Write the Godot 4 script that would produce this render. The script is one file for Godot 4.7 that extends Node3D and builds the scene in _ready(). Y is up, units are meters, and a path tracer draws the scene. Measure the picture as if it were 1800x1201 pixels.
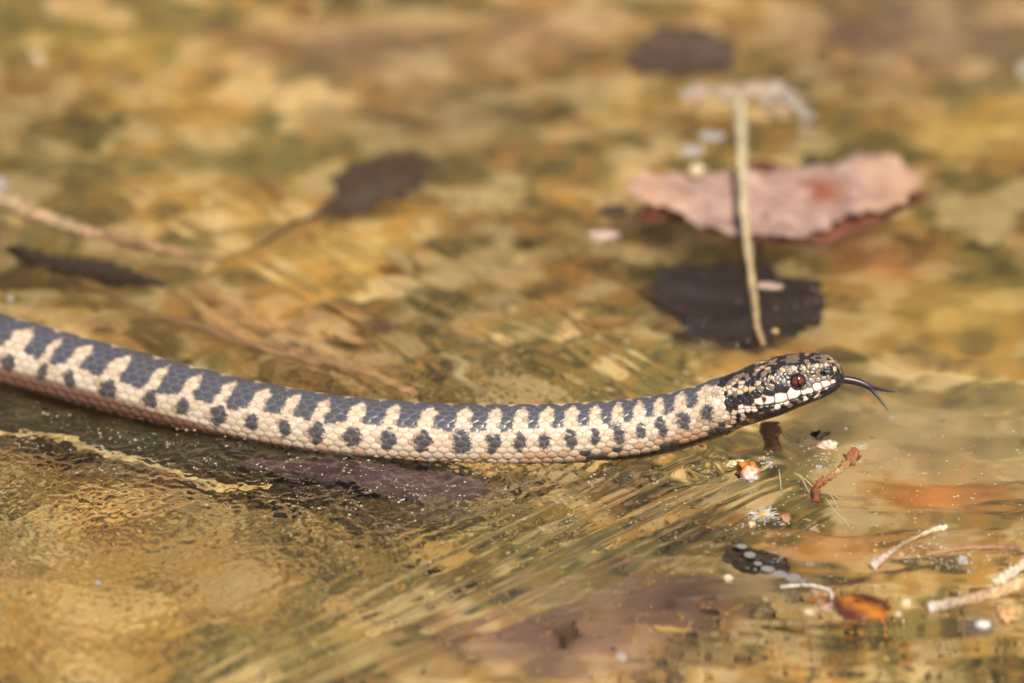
extends Node3D

# An adder swimming across a shallow, stony stream, seen through a long lens. One metre is one unit.
const PITCH := 22.0          # how far the camera looks down
const AWAY := 3.0            # camera to the middle of the picture
const PIX := 0.0002          # metres per photograph pixel (1800 wide) at that distance
const DEPTH := 0.062

var eye := Vector3.ZERO
var fwd := Vector3.ZERO
var upv := Vector3.ZERO
var nz := FastNoiseLite.new()
var fbm := FastNoiseLite.new()
var rng := RandomNumberGenerator.new()
var mats := {}
var apex := Vector2.ZERO
var body_line: Array[Vector3] = []


func _ready() -> void:
	# ---- camera
	var e := deg_to_rad(PITCH)
	eye = Vector3(0, AWAY * sin(e), AWAY * cos(e))
	fwd = Vector3(0, -sin(e), -cos(e))
	upv = Vector3(0, cos(e), -sin(e))
	var cam := Camera3D.new()
	cam.name = "camera"
	cam.position = eye
	cam.rotation = Vector3(-e, 0, 0)
	cam.near = 0.05
	cam.far = 200.0
	var lens := CameraAttributesPhysical.new()
	lens.frustum_focal_length = 300.0
	lens.frustum_focus_distance = 2.878
	lens.frustum_near = 0.05
	lens.frustum_far = 200.0
	lens.exposure_aperture = 6.0
	cam.attributes = lens
	cam.fov = rad_to_deg(2.0 * atan(600.5 * PIX / AWAY))
	add_child(cam)
	cam.current = true
	# ---- sky and air
	var env := Environment.new()
	env.background_mode = Environment.BG_SKY
	var sky := Sky.new()
	var air := ProceduralSkyMaterial.new()
	air.sky_top_color = Color(0.36, 0.46, 0.64)
	air.sky_horizon_color = Color(0.78, 0.74, 0.70)
	air.sky_curve = 0.2
	air.ground_horizon_color = Color(0.36, 0.30, 0.22)
	air.ground_bottom_color = Color(0.22, 0.18, 0.12)
	sky.sky_material = air
	env.sky = sky
	env.tonemap_mode = Environment.TONE_MAPPER_LINEAR
	env.tonemap_exposure = 1.5
	env.background_energy_multiplier = 0.68
	env.sdfgi_enabled = true
	env.ssao_enabled = true
	env.ssil_enabled = true
	var around := WorldEnvironment.new()
	around.name = "world_environment"
	around.environment = env
	add_child(around)
	# ---- sun, high and from the camera's right
	var sun := DirectionalLight3D.new()
	sun.name = "sun"
	sun.light_energy = 1.6
	sun.light_color = Color(1.0, 0.95, 0.87)
	sun.light_angular_distance = 0.5
	sun.shadow_enabled = true
	add_child(sun)
	sun.look_at_from_position(Vector3(0.20, 0.78, 0.58) * 5.0, Vector3.ZERO)

	nz.noise_type = FastNoiseLite.TYPE_SIMPLEX_SMOOTH
	nz.fractal_type = FastNoiseLite.FRACTAL_NONE
	nz.frequency = 1.0
	nz.seed = 11
	fbm.noise_type = FastNoiseLite.TYPE_SIMPLEX_SMOOTH
	fbm.fractal_octaves = 4
	fbm.frequency = 1.0
	fbm.seed = 23
	rng.seed = 77
	var a := px(1262, 815)
	apex = Vector2(a.x, a.z)

	build_bed()
	build_bank()
	build_water()
	build_litter()
	build_snake()
	build_floating_things()
	build_sunken_things()
	build_specks()


# ------------------------------------------------------------------ helpers

func ray(x: float, y: float) -> Vector3:
	return fwd * AWAY + Vector3(1, 0, 0) * (x - 900.0) * PIX + upv * (600.5 - y) * PIX


func px(x: float, y: float, h := 0.0) -> Vector3:      # the place at height h that the photograph shows at that pixel
	var r := ray(x, y)
	return eye + r * ((h - eye.y) / r.y)


func under(x: float, y: float, d: float) -> Vector3:    # the same for a place d below flat water
	var s := px(x, y)
	var r := ray(x, y).normalized()
	var flat := Vector3(r.x, 0, r.z) / 1.33
	var t := flat / sqrt(1.0 - flat.length_squared())
	return s + t * d - Vector3(0, d, 0)


func shown(p: Vector3) -> Vector2:
	var v := p - eye
	var k := AWAY / v.dot(fwd) / PIX
	return Vector2(900.0 + v.x * k, 600.5 - v.dot(upv) * k)


func mat(key: String, c: Color, rough := 0.6, vertex := false) -> StandardMaterial3D:
	if mats.has(key):
		return mats[key]
	var m := StandardMaterial3D.new()
	m.resource_name = key
	m.albedo_color = Color(1, 1, 1) if vertex else c.linear_to_srgb()
	m.vertex_color_use_as_albedo = vertex
	m.roughness = rough
	m.cull_mode = BaseMaterial3D.CULL_DISABLED
	mats[key] = m
	return m


func node(called: String, mesh: Mesh, m: Material, parent: Node = self) -> MeshInstance3D:
	var o := MeshInstance3D.new()
	o.name = numbered(called, parent)
	o.mesh = mesh
	o.material_override = m
	parent.add_child(o, true)
	return o


func numbered(called: String, parent: Node) -> String:
	if not parent.has_node(NodePath(called)):
		return called
	var n := 1
	while parent.has_node(NodePath("%s_%03d" % [called, n])):
		n += 1
	return "%s_%03d" % [called, n]


func thing(called: String, label: String, category: String, at := Vector3.ZERO, group := "") -> Node3D:
	var o := Node3D.new()
	o.name = numbered(called, self)
	o.position = at
	add_child(o, true)
	return tag(o, label, category, group)


func tag(o: Node3D, label: String, category: String, group := "") -> Node3D:
	o.set_meta("label", label)
	o.set_meta("category", category)
	if group:
		o.set_meta("group", group)
	return o


func sheet(p: PackedVector3Array, cols: int, rows: int, round_: bool, colors := PackedColorArray(), uvs := PackedVector2Array()) -> ArrayMesh:
	# a grid of points as a smooth surface; round_ joins the last column to the first
	var n := PackedVector3Array()
	n.resize(p.size())
	for j in rows:
		for i in cols:
			var l: int = (i + cols - 1) % cols if round_ else maxi(i - 1, 0)
			var r: int = (i + 1) % cols if round_ else mini(i + 1, cols - 1)
			var du := p[j * cols + r] - p[j * cols + l]
			var dv := p[mini(j + 1, rows - 1) * cols + i] - p[maxi(j - 1, 0) * cols + i]
			n[j * cols + i] = (dv * 1000.0).cross(du * 1000.0).normalized()
	var turned := false
	if round_:                                            # faces look outwards
		var mid := Vector3.ZERO
		var sum := 0.0
		var jm := rows / 2
		for i in cols:
			mid += p[jm * cols + i] / cols
		for i in cols:
			sum += n[jm * cols + i].dot(p[jm * cols + i] - mid)
		turned = sum < 0.0
		if turned:
			for k in n.size():
				n[k] = -n[k]
	var idx := PackedInt32Array()
	var w: int = cols if round_ else cols - 1
	idx.resize(w * (rows - 1) * 6)
	var k := 0
	for j in rows - 1:
		for i in w:
			var a := j * cols + i
			var b := j * cols + (i + 1) % cols
			idx[k] = a
			idx[k + 1] = a + cols if turned else b
			idx[k + 2] = b if turned else a + cols
			idx[k + 3] = b
			idx[k + 4] = a + cols if turned else b + cols
			idx[k + 5] = b + cols if turned else a + cols
			k += 6
	var arr := []
	arr.resize(Mesh.ARRAY_MAX)
	arr[Mesh.ARRAY_VERTEX] = p
	arr[Mesh.ARRAY_NORMAL] = n
	arr[Mesh.ARRAY_INDEX] = idx
	if colors.size():
		arr[Mesh.ARRAY_COLOR] = colors
	if uvs.size():
		arr[Mesh.ARRAY_TEX_UV] = uvs
	var m := ArrayMesh.new()
	m.add_surface_from_arrays(Mesh.PRIMITIVE_TRIANGLES, arr)
	return m


func steps(parts: Array) -> PackedFloat32Array:         # grid lines: [from, to, step], ...
	var out := PackedFloat32Array()
	for s in parts:
		var n := int(round((s[1] - s[0]) / s[2]))
		for i in n:
			out.append(lerpf(s[0], s[1], float(i) / n))
	out.append(parts[-1][1])
	return out


func curve(pts: Array, t: float) -> Variant:            # Catmull-Rom through a list, t in list units
	var n := pts.size()
	var i := clampi(int(floor(t)), 0, n - 2)
	var f := t - i
	var a = pts[maxi(i - 1, 0)]
	var b = pts[i]
	var c = pts[i + 1]
	var d = pts[mini(i + 2, n - 1)]
	return b + (c - a) * (0.5 * f) + (a * 2.0 - b * 5.0 + c * 4.0 - d) * (0.5 * f * f) + (b * 3.0 - a - c * 3.0 + d) * (0.5 * f * f * f)


func table(rows_: Array, x: float, col: int) -> float:   # linear look-up with smooth joints
	var n := rows_.size()
	if x <= rows_[0][0]:
		return rows_[0][col]
	for i in n - 1:
		if x <= rows_[i + 1][0]:
			var f: float = (x - rows_[i][0]) / (rows_[i + 1][0] - rows_[i][0])
			var p0: float = rows_[maxi(i - 1, 0)][col]
			var p1: float = rows_[i][col]
			var p2: float = rows_[i + 1][col]
			var p3: float = rows_[mini(i + 2, n - 1)][col]
			var w0: float = rows_[i + 1][0] - rows_[maxi(i - 1, 0)][0]
			var w1: float = rows_[mini(i + 2, n - 1)][0] - rows_[i][0]
			var h: float = rows_[i + 1][0] - rows_[i][0]
			var m0: float = (p2 - p0) / w0 * h
			var m1: float = (p3 - p1) / w1 * h
			var f2 := f * f
			var f3 := f2 * f
			return (2 * f3 - 3 * f2 + 1) * p1 + (f3 - 2 * f2 + f) * m0 + (3 * f2 - 2 * f3) * p2 + (f3 - f2) * m1
	return rows_[n - 1][col]


# ------------------------------------------------------------------ stream bed

var patches := []

func bed_h(x: float, z: float) -> float:
	var h := -DEPTH + 0.006 * nz.get_noise_2d(x * 9.0, z * 9.0) + 0.0022 * nz.get_noise_2d(x * 45.0 + 7.0, z * 45.0)
	return h


func bed_color(x: float, z: float) -> Color:
	var a := 0.5 + 1.0 * fbm.get_noise_2d(x * 11.0, z * 9.0)
	var b := 0.5 + 1.0 * fbm.get_noise_2d(x * 26.0 + 40.0, z * 22.0)
	var c := 0.5 + 1.0 * fbm.get_noise_2d(x * 60.0 - 20.0, z * 50.0 + 9.0)
	var far := smoothstep(0.0, -0.2, z)
	var col := Color(0.50, 0.32, 0.08).lerp(Color(0.24, 0.195, 0.05), smoothstep(0.35, 0.68, a))
	col = col.lerp(Color(0.80, 0.61, 0.28), 0.85 * smoothstep(0.5, 0.75, b))
	col = col.lerp(Color(0.58, 0.26, 0.04), 0.5 * smoothstep(0.58, 0.8, c) * (1.0 - 0.5 * a))
	col = col.lerp(Color(0.07, 0.052, 0.022), (0.85 - 0.35 * far) * smoothstep(0.56, 0.78, 1.0 - b * 0.6 - c * 0.4))
	col = col * lerpf(0.65, 1.15, smoothstep(0.25, 0.75, 0.5 + 1.1 * fbm.get_noise_2d(x * 5.0 + 60.0, z * 4.0)))
	for p in patches:
		var dx: float = (x - p[0]) / p[2]
		var dz: float = (z - p[1]) / p[3]
		var q := dx * dx + dz * dz
		if q < 4.0:
			q *= 1.0 + 0.7 * fbm.get_noise_2d(x * 40.0 + p[0] * 90.0, z * 40.0)
			var k: float = exp(-q * 1.3) * p[5]
			var pc: Color = p[4]
			col = col.lerp(pc * (0.75 + 0.5 * b), clampf(k, 0, 1))
	return col


func build_bed() -> void:
	# silt, mossy and drowned-leaf colours of the bed: pixel, half sizes in pixels, colour, strength
	var mauve := Color(0.33, 0.215, 0.145)
	var gold := Color(0.60, 0.41, 0.09)
	var olive := Color(0.28, 0.23, 0.055)
	var rust := Color(0.56, 0.2, 0.035)
	for p in [[1650, 60, 330, 120, mauve, 0.85], [620, 90, 260, 70, mauve, 0.6], [200, 90, 200, 60, gold, 0.5], [960, 60, 200, 60, mauve, 0.6], [400, 290, 300, 90, olive, 0.4],
			[1700, 230, 200, 60, gold, 0.6], [1700, 560, 180, 60, gold, 0.6], [1550, 480, 90, 30, rust, 0.5], [800, 200, 170, 70, Color(0.30, 0.22, 0.12), 0.6],
			[1640, 870, 120, 25, rust, 0.8], [1450, 960, 150, 20, rust, 0.6], [1700, 820, 100, 25, gold, 0.5], [1000, 1130, 300, 60, mauve, 0.8], [1150, 1050, 200, 50, Color(0.2, 0.115, 0.075), 0.7],
			[250, 1020, 350, 120, Color(0.44, 0.33, 0.075), 0.2], [600, 1120, 200, 50, olive, 0.6], [1000, 890, 120, 25, gold, 0.5], [1640, 740, 160, 40, Color(0.36, 0.27, 0.12), 0.7],
			[1490, 55, 70, 30, Color(0.13, 0.07, 0.045), 0.9], [385, 45, 60, 22, Color(0.14, 0.085, 0.06), 0.9], [1530, 450, 90, 30, Color(0.30, 0.13, 0.05), 0.85], [1065, 475, 60, 20, Color(0.13, 0.07, 0.03), 0.9], [1180, 1050, 170, 50, Color(0.13, 0.075, 0.06), 1.0], [950, 1120, 200, 40, Color(0.22, 0.125, 0.1), 0.8], [1100, 960, 200, 35, Color(0.07, 0.065, 0.02), 0.9], [900, 1020, 200, 22, Color(0.08, 0.06, 0.03), 0.8], [560, 930, 160, 24, Color(0.16, 0.12, 0.04), 0.7], [1620, 770, 260, 110, Color(0.42, 0.31, 0.15), 0.85], [1640, 870, 120, 22, rust, 0.7], [600, 430, 150, 40, gold, 0.5], [500, 560, 200, 40, rust, 0.4], [1150, 200, 120, 40, gold, 0.5]]:
		var c := under(p[0], p[1], DEPTH)
		patches.append([c.x, c.z, p[2] * PIX, p[3] * PIX / 0.36, p[4], p[5]])
	var xs := steps([[-60.0, -4.0, 8.0], [-4.0, -0.4, 0.12], [-0.4, -0.26, 0.01], [-0.26, 0.26, 0.0016], [0.26, 0.4, 0.01], [0.4, 4.0, 0.12], [4.0, 60.0, 8.0]])
	var zs := steps([[-60.0, -4.0, 8.0], [-4.0, -0.6, 0.12], [-0.6, -0.42, 0.01], [-0.42, 0.32, 0.0018], [0.32, 0.5, 0.01], [0.5, 4.0, 0.12], [4.0, 60.0, 8.0]])
	var p := PackedVector3Array()
	var c := PackedColorArray()
	for z in zs:
		for x in xs:
			p.append(Vector3(x, bed_h(x, z), z))
			c.append(bed_color(x, z))
	var o := node("stream_bed", sheet(p, xs.size(), zs.size(), false, c), mat("silt", Color.WHITE, 0.85, true))
	o.set_meta("kind", "structure")


func build_bank() -> void:
	# unseen far shore of bracken and heath, added and darkened for water to mirror
	var p := PackedVector3Array()
	var c := PackedColorArray()
	for j in 60:
		for i in 160:
			var x := (i / 159.0 - 0.5) * 14.0
			var t := j / 59.0
			var z := -1.15 - 0.25 * nz.get_noise_2d(x * 0.8, 2.0) - t * 2.6 - 0.05 * x * x * 0.2
			var h := -0.08 + 3.4 * pow(t, 0.8) + t * 0.5 * fbm.get_noise_2d(x * 1.3, t * 2.5) + 0.07 * fbm.get_noise_2d(x * 6.0, z * 6.0)
			p.append(Vector3(x, h, z))
			var g := 0.5 + 0.9 * fbm.get_noise_2d(x * 2.2 + 9.0, z * 3.0 + h * 2.0)
			var g2 := 0.5 + 0.9 * fbm.get_noise_2d(x * 7.0, z * 7.0 + h * 5.0)
			c.append(Color(0.018, 0.019, 0.007).lerp(Color(0.085, 0.052, 0.038), smoothstep(0.35, 0.65, g)) * (0.5 + g2))
	node("bank", sheet(p, 160, 60, false, c), mat("heath", Color.WHITE, 0.95, true)).set_meta("kind", "structure")


# ------------------------------------------------------------------ water

func ripple(x: float, z: float) -> float:
	var qx := x - apex.x
	var qz := z - apex.y
	# the arm of the wake that runs towards the camera, and the one that runs away
	var s1 := -0.65 * qx + 0.76 * qz
	var n1 := 0.76 * qx + 0.65 * qz
	var s2 := -0.55 * qx - 0.83 * qz
	var n2 := 0.83 * qx - 0.55 * qz
	var h := 0.0011 * nz.get_noise_2d(x * 11.0, z * 11.0 + 3.0)
	var ahead := smoothstep(0.0, 0.05, minf(n1, 9.0)) if n1 > n2 else smoothstep(0.0, 0.05, n2)
	var streaky := 0.0
	if s1 > -0.02:
		var env := smoothstep(-0.015, 0.012, s1) * exp(-maxf(s1, 0.0) / 0.26) * exp(-pow((n1 - 0.003) / 0.038, 2.0))
		if env > 0.01:
			var bend := nz.get_noise_2d(s1 * 5.0, n1 * 14.0)
			var crest := exp(-3.0 * (1.0 - cos(TAU * (n1 + 0.004 * bend) / 0.0145)))
			h += env * (0.0017 * crest + 0.00040 * sin(TAU * n1 / 0.0075 + 3.0 * bend) + 0.0012 * nz.get_noise_2d(s1 * 1.3 + 5.0, n1 * 60.0) + 0.00006 * nz.get_noise_2d(s1 * 2.0, n1 * 200.0))
			streaky = clampf(env * 1.6, 0.0, 1.0)
	if s2 > -0.02:
		var env2 := smoothstep(-0.015, 0.02, s2) * exp(-maxf(s2, 0.0) / 0.30) * exp(-pow((n2 + 0.03) / 0.085, 2.0))
		if env2 > 0.01:
			var bend2 := nz.get_noise_2d(s2 * 7.0 + 31.0, n2 * 22.0)
			h += env2 * (0.0012 * exp(-8.0 * (1.0 - cos(TAU * (n2 + 0.006 * bend2) / 0.034))) + 0.00040 * sin(TAU * n2 / 0.017 + 2.0 * bend2) + 0.00045 * nz.get_noise_2d(s2 * 6.0, n2 * 60.0))
	# ripples inside the wake and beyond it
	var inside := (1.0 - smoothstep(-0.02, 0.01, n1)) * (1.0 - smoothstep(-0.02, 0.01, n2))
	h += (0.00055 - 0.00035 * ahead) * (1.0 - 0.7 * streaky) * nz.get_noise_2d(x * 38.0, z * 46.0)
	if z > -0.06:
		var near := smoothstep(-0.03, 0.06, z - 0.02 + 0.1 * minf(x, 0.0))
		h += inside * near * (1.0 - 0.85 * streaky) * 1.45 * (0.00030 * nz.get_noise_2d(x * 130.0, z * 110.0) + 0.00022 * nz.get_noise_2d(x * 280.0, z * 240.0) + 0.00009 * nz.get_noise_2d(x * 620.0, z * 560.0))
	h += ahead * smoothstep(0.06, 0.14, z) * 0.00045 * nz.get_noise_2d(x * 26.0, z * 75.0)
	# the water bulges before the neck and dips round it
	var g := qx * qx + qz * qz
	var gx := qx + 0.014
	var gr := sqrt(gx * gx + qz * qz)
	var ring := gr - 0.0145 - 0.003 * nz.get_noise_2d(atan2(qz, gx) * 1.5, 8.0)
	h += 0.0026 * exp(-ring * ring / 0.000009) * smoothstep(-0.2, 0.6, (gx * 0.7 + qz * 0.71) / maxf(0.002, gr))
	h += 0.0016 * exp(-((qx - 0.012) * (qx - 0.012) + qz * qz) / 0.00012) - 0.0014 * exp(-g / 0.00005)
	return h


func build_water() -> void:
	var xs := steps([[-60.0, -4.0, 14.0], [-4.0, -0.5, 0.35], [-0.5, -0.23, 0.006], [-0.23, 0.05, 0.00075], [0.05, 0.23, 0.0009], [0.23, 0.5, 0.006], [0.5, 4.0, 0.35], [4.0, 60.0, 14.0]])
	var zs := steps([[-60.0, -4.0, 14.0], [-4.0, -0.7, 0.3], [-0.7, -0.38, 0.006], [-0.38, -0.02, 0.0013], [-0.02, 0.31, 0.0007], [0.31, 0.6, 0.006], [0.6, 4.0, 0.3], [4.0, 60.0, 14.0]])
	var p := PackedVector3Array()
	for z in zs:
		for x in xs:
			p.append(Vector3(x, ripple(x, z) if absf(x) < 1.0 and absf(z) < 1.0 else 0.0, z))
	var m := StandardMaterial3D.new()
	m.resource_name = "water"
	m.transparency = BaseMaterial3D.TRANSPARENCY_ALPHA
	m.albedo_color = Color(1, 1, 1, 0)
	m.roughness = 0.0
	m.refraction_enabled = true
	m.refraction_scale = 0.033
	var o := node("water", sheet(p, xs.size(), zs.size(), false), m)
	o.set_meta("kind", "structure")


# ------------------------------------------------------------------ loose matter on the bed

func build_litter() -> void:
	# grit
	var st := SurfaceTool.new()
	st.begin(Mesh.PRIMITIVE_TRIANGLES)
	var grain := SphereMesh.new()
	grain.radial_segments = 7
	grain.rings = 4
	grain.radius = 0.5
	grain.height = 1.0
	scatter("gravel", grain, mat("grit", Color.WHITE, 0.8, true), 36000, 0.0008, 0.0036, 0.6, [Color(0.6, 0.38, 0.10), Color(0.4, 0.27, 0.08), Color(0.66, 0.52, 0.28), Color(0.08, 0.05, 0.025), Color(0.62, 0.28, 0.05), Color(0.3, 0.25, 0.07), Color(0.1, 0.07, 0.03)], "ochre and brown grit lying over the stream bed", "gravel")
	# broken leaves
	var p := PackedVector3Array()
	for j in 5:
		for i in 4:
			var u := j / 4.0 * 2.0 - 1.0
			var v := i / 3.0 * 2.0 - 1.0
			p.append(Vector3(u * 0.5, 0.12 * v * v + 0.1 * u * u, v * 0.27 * sqrt(maxf(0.05, 1.0 - u * u))))
	scatter("leaf_litter", sheet(p, 4, 5, false), mat("litter", Color.WHITE, 0.7, true), 1500, 0.003, 0.008, 1.2, [Color(0.42, 0.22, 0.05), Color(0.36, 0.26, 0.12), Color(0.22, 0.11, 0.04), Color(0.5, 0.36, 0.16), Color(0.2, 0.17, 0.05), Color(0.45, 0.3, 0.1), Color(0.24, 0.15, 0.1)], "broken brown leaves scattered over the stream bed", "leaf litter")
	scatter("sodden_leaves", sheet(p, 4, 5, false), mat("litter", Color.WHITE, 0.7, true), 420, 0.009, 0.022, 1.0, [Color(0.03, 0.022, 0.012), Color(0.06, 0.045, 0.015), Color(0.5, 0.3, 0.06), Color(0.12, 0.06, 0.025), Color(0.62, 0.42, 0.14), Color(0.5, 0.2, 0.03)], "larger sodden leaves, black to gold, lying on the stream bed", "leaf litter")


func scatter(called: String, mesh: Mesh, m: Material, count: int, least: float, most: float, flat: float, tones: Array, label: String, category: String) -> void:
	var mm := MultiMesh.new()
	mm.transform_format = MultiMesh.TRANSFORM_3D
	mm.use_colors = true
	mm.mesh = mesh
	mm.instance_count = count
	for i in count:
		var x := rng.randf_range(-0.27, 0.27)
		var z := rng.randf_range(-0.5, 0.3)
		var s := lerpf(least, most, pow(rng.randf(), 2.0))
		if x > 0.075 and z < 0.16 and (most > 0.01 or rng.randf() < 0.94):   # bare silt on that side
			z -= 0.3
		var wake := 0.76 * (x - apex.x) + 0.65 * (z - apex.y)
		if absf(wake) < 0.04 and z > apex.y and rng.randf() < 0.7:
			z -= 0.28
		var b := Basis(Vector3.UP, rng.randf() * TAU) * Basis(Vector3.RIGHT, rng.randf_range(-0.7, 0.7))
		b = b.scaled_local(Vector3(s, s * flat, s * rng.randf_range(0.6, 1.0)))
		mm.set_instance_transform(i, Transform3D(b, Vector3(x, bed_h(x, z) + s * 0.18, z)))
		var t: Color = tones[rng.randi() % tones.size()]
		mm.set_instance_color(i, t.lerp(bed_color(x, z), 0.22 + 0.5 * smoothstep(0.02, -0.15, z)) * rng.randf_range(0.75, 1.15))
	var o := MultiMeshInstance3D.new()
	o.name = called
	o.multimesh = mm
	o.material_override = m
	o.set_meta("kind", "stuff")
	tag(o, label, category)
	add_child(o, true)


# ------------------------------------------------------------------ the snake

# pixel of the body's middle, half thickness in pixels, height of the middle above the water in metres
const SPINE := [[-1300, 480, 6, -0.002], [-1150, 520, 20, -0.002], [-950, 590, 38, -0.001], [-720, 640, 52, 0.0], [-480, 600, 62, 0.0], [-300, 556, 67, 0.0005], [-150, 580, 69, 0.001],
	[0, 622, 67.5, 0.0037], [100, 649, 66, 0.0038], [200, 675, 64.5, 0.0038], [300, 700, 63, 0.0038], [400, 723, 61, 0.0037], [500, 742, 59.5, 0.0038], [600, 756, 58.5, 0.0040], [700, 764, 57.5, 0.004],
	[800, 768.5, 57, 0.0045], [900, 769, 56.5, 0.005], [1000, 766, 55.5, 0.0062], [1100, 757, 53, 0.0085], [1150, 749, 51.5, 0.0102], [1200, 738, 50, 0.0128], [1250, 722, 49, 0.0165]]
# middle of each dark bar, in pixels along the picture
const BARS := [-330, -270, -210, -150, -92, -33, 25, 95, 136, 193, 269, 331, 386, 446, 504, 554, 607, 668, 729, 793, 850, 900, 946, 990, 1035, 1074, 1114, 1152, 1192, 1235, 1275, 1310, 1345, 1380]
# head: distance along its axis in pixels, top and bottom from the axis in pixels, half width in pixels
const HEAD := [[0, 49.5, 49.5, 49.5], [7, 49.8, 48, 49.5], [25, 51.5, 41.5, 50], [50, 54.5, 38.5, 52.5], [78, 57.5, 35.5, 54], [104, 59, 33, 53], [130, 57.5, 29.5, 49.5], [155, 54, 26.5, 45.5], [180, 48.5, 24, 41], [200, 41, 20.5, 35], [212, 34.5, 16, 29.5], [220, 25.5, 11, 22], [224.5, 16, 7, 14.5], [226.5, 7, 4, 6]]

var head_at := Vector3.ZERO
var head_x := Vector3.ZERO
var head_y := Vector3.ZERO
var head_z := Vector3.ZERO
var k_px := 0.0


func head_point(a: float, phi: float, lift := 0.0) -> Vector3:      # a in pixels along the axis, phi from the crown towards the camera
	var up := table(HEAD, a, 1)
	var dn := table(HEAD, a, 2)
	var wd := table(HEAD, a, 3)
	var c := cos(phi)
	var s := sin(phi)
	var n := lerpf(2.0, 2.7, smoothstep(20.0, 120.0, a)) 
	var r := 1.0 / pow(pow(absf(c), n) + pow(absf(s), n), 1.0 / n)
	var y := c * r * (up if c > 0.0 else dn)
	var z := s * r * wd
	# brow ridges over the eyes, running out into the edge of the snout; hollows before and round the eyes
	var ap := absf(phi)
	var brow := exp(-pow((a - 148.0) / 22.0, 2.0)) * exp(-pow((ap - 0.50) / 0.17, 2.0))
	var edge := smoothstep(150.0, 175.0, a) * (1.0 - smoothstep(205.0, 222.0, a)) * exp(-pow((ap - 0.60) / 0.16, 2.0))
	var socket := exp(-pow((a - 151.0) / 20.0, 2.0)) * exp(-pow((ap - 0.98) / 0.27, 2.0))
	var loreal := exp(-pow((a - 186.0) / 16.0, 2.0)) * exp(-pow((ap - 1.05) / 0.3, 2.0))
	var cheek := exp(-pow((a - 80.0) / 34.0, 2.0)) * exp(-pow((ap - 1.55) / 0.5, 2.0))
	var crown := exp(-pow((a - 150.0) / 55.0, 2.0)) * exp(-pow(ap / 0.33, 2.0))
	var k := 1.0 + 0.035 * brow + 0.05 * edge - 0.07 * socket - 0.05 * loreal + 0.05 * cheek - 0.03 * crown
	y *= k
	z *= k
	var m := maxf(0.001, sqrt(y * y + z * z))
	return head_at + (head_x * a + head_y * (y + lift * y / m) + head_z * (z + lift * z / m)) * k_px


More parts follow.
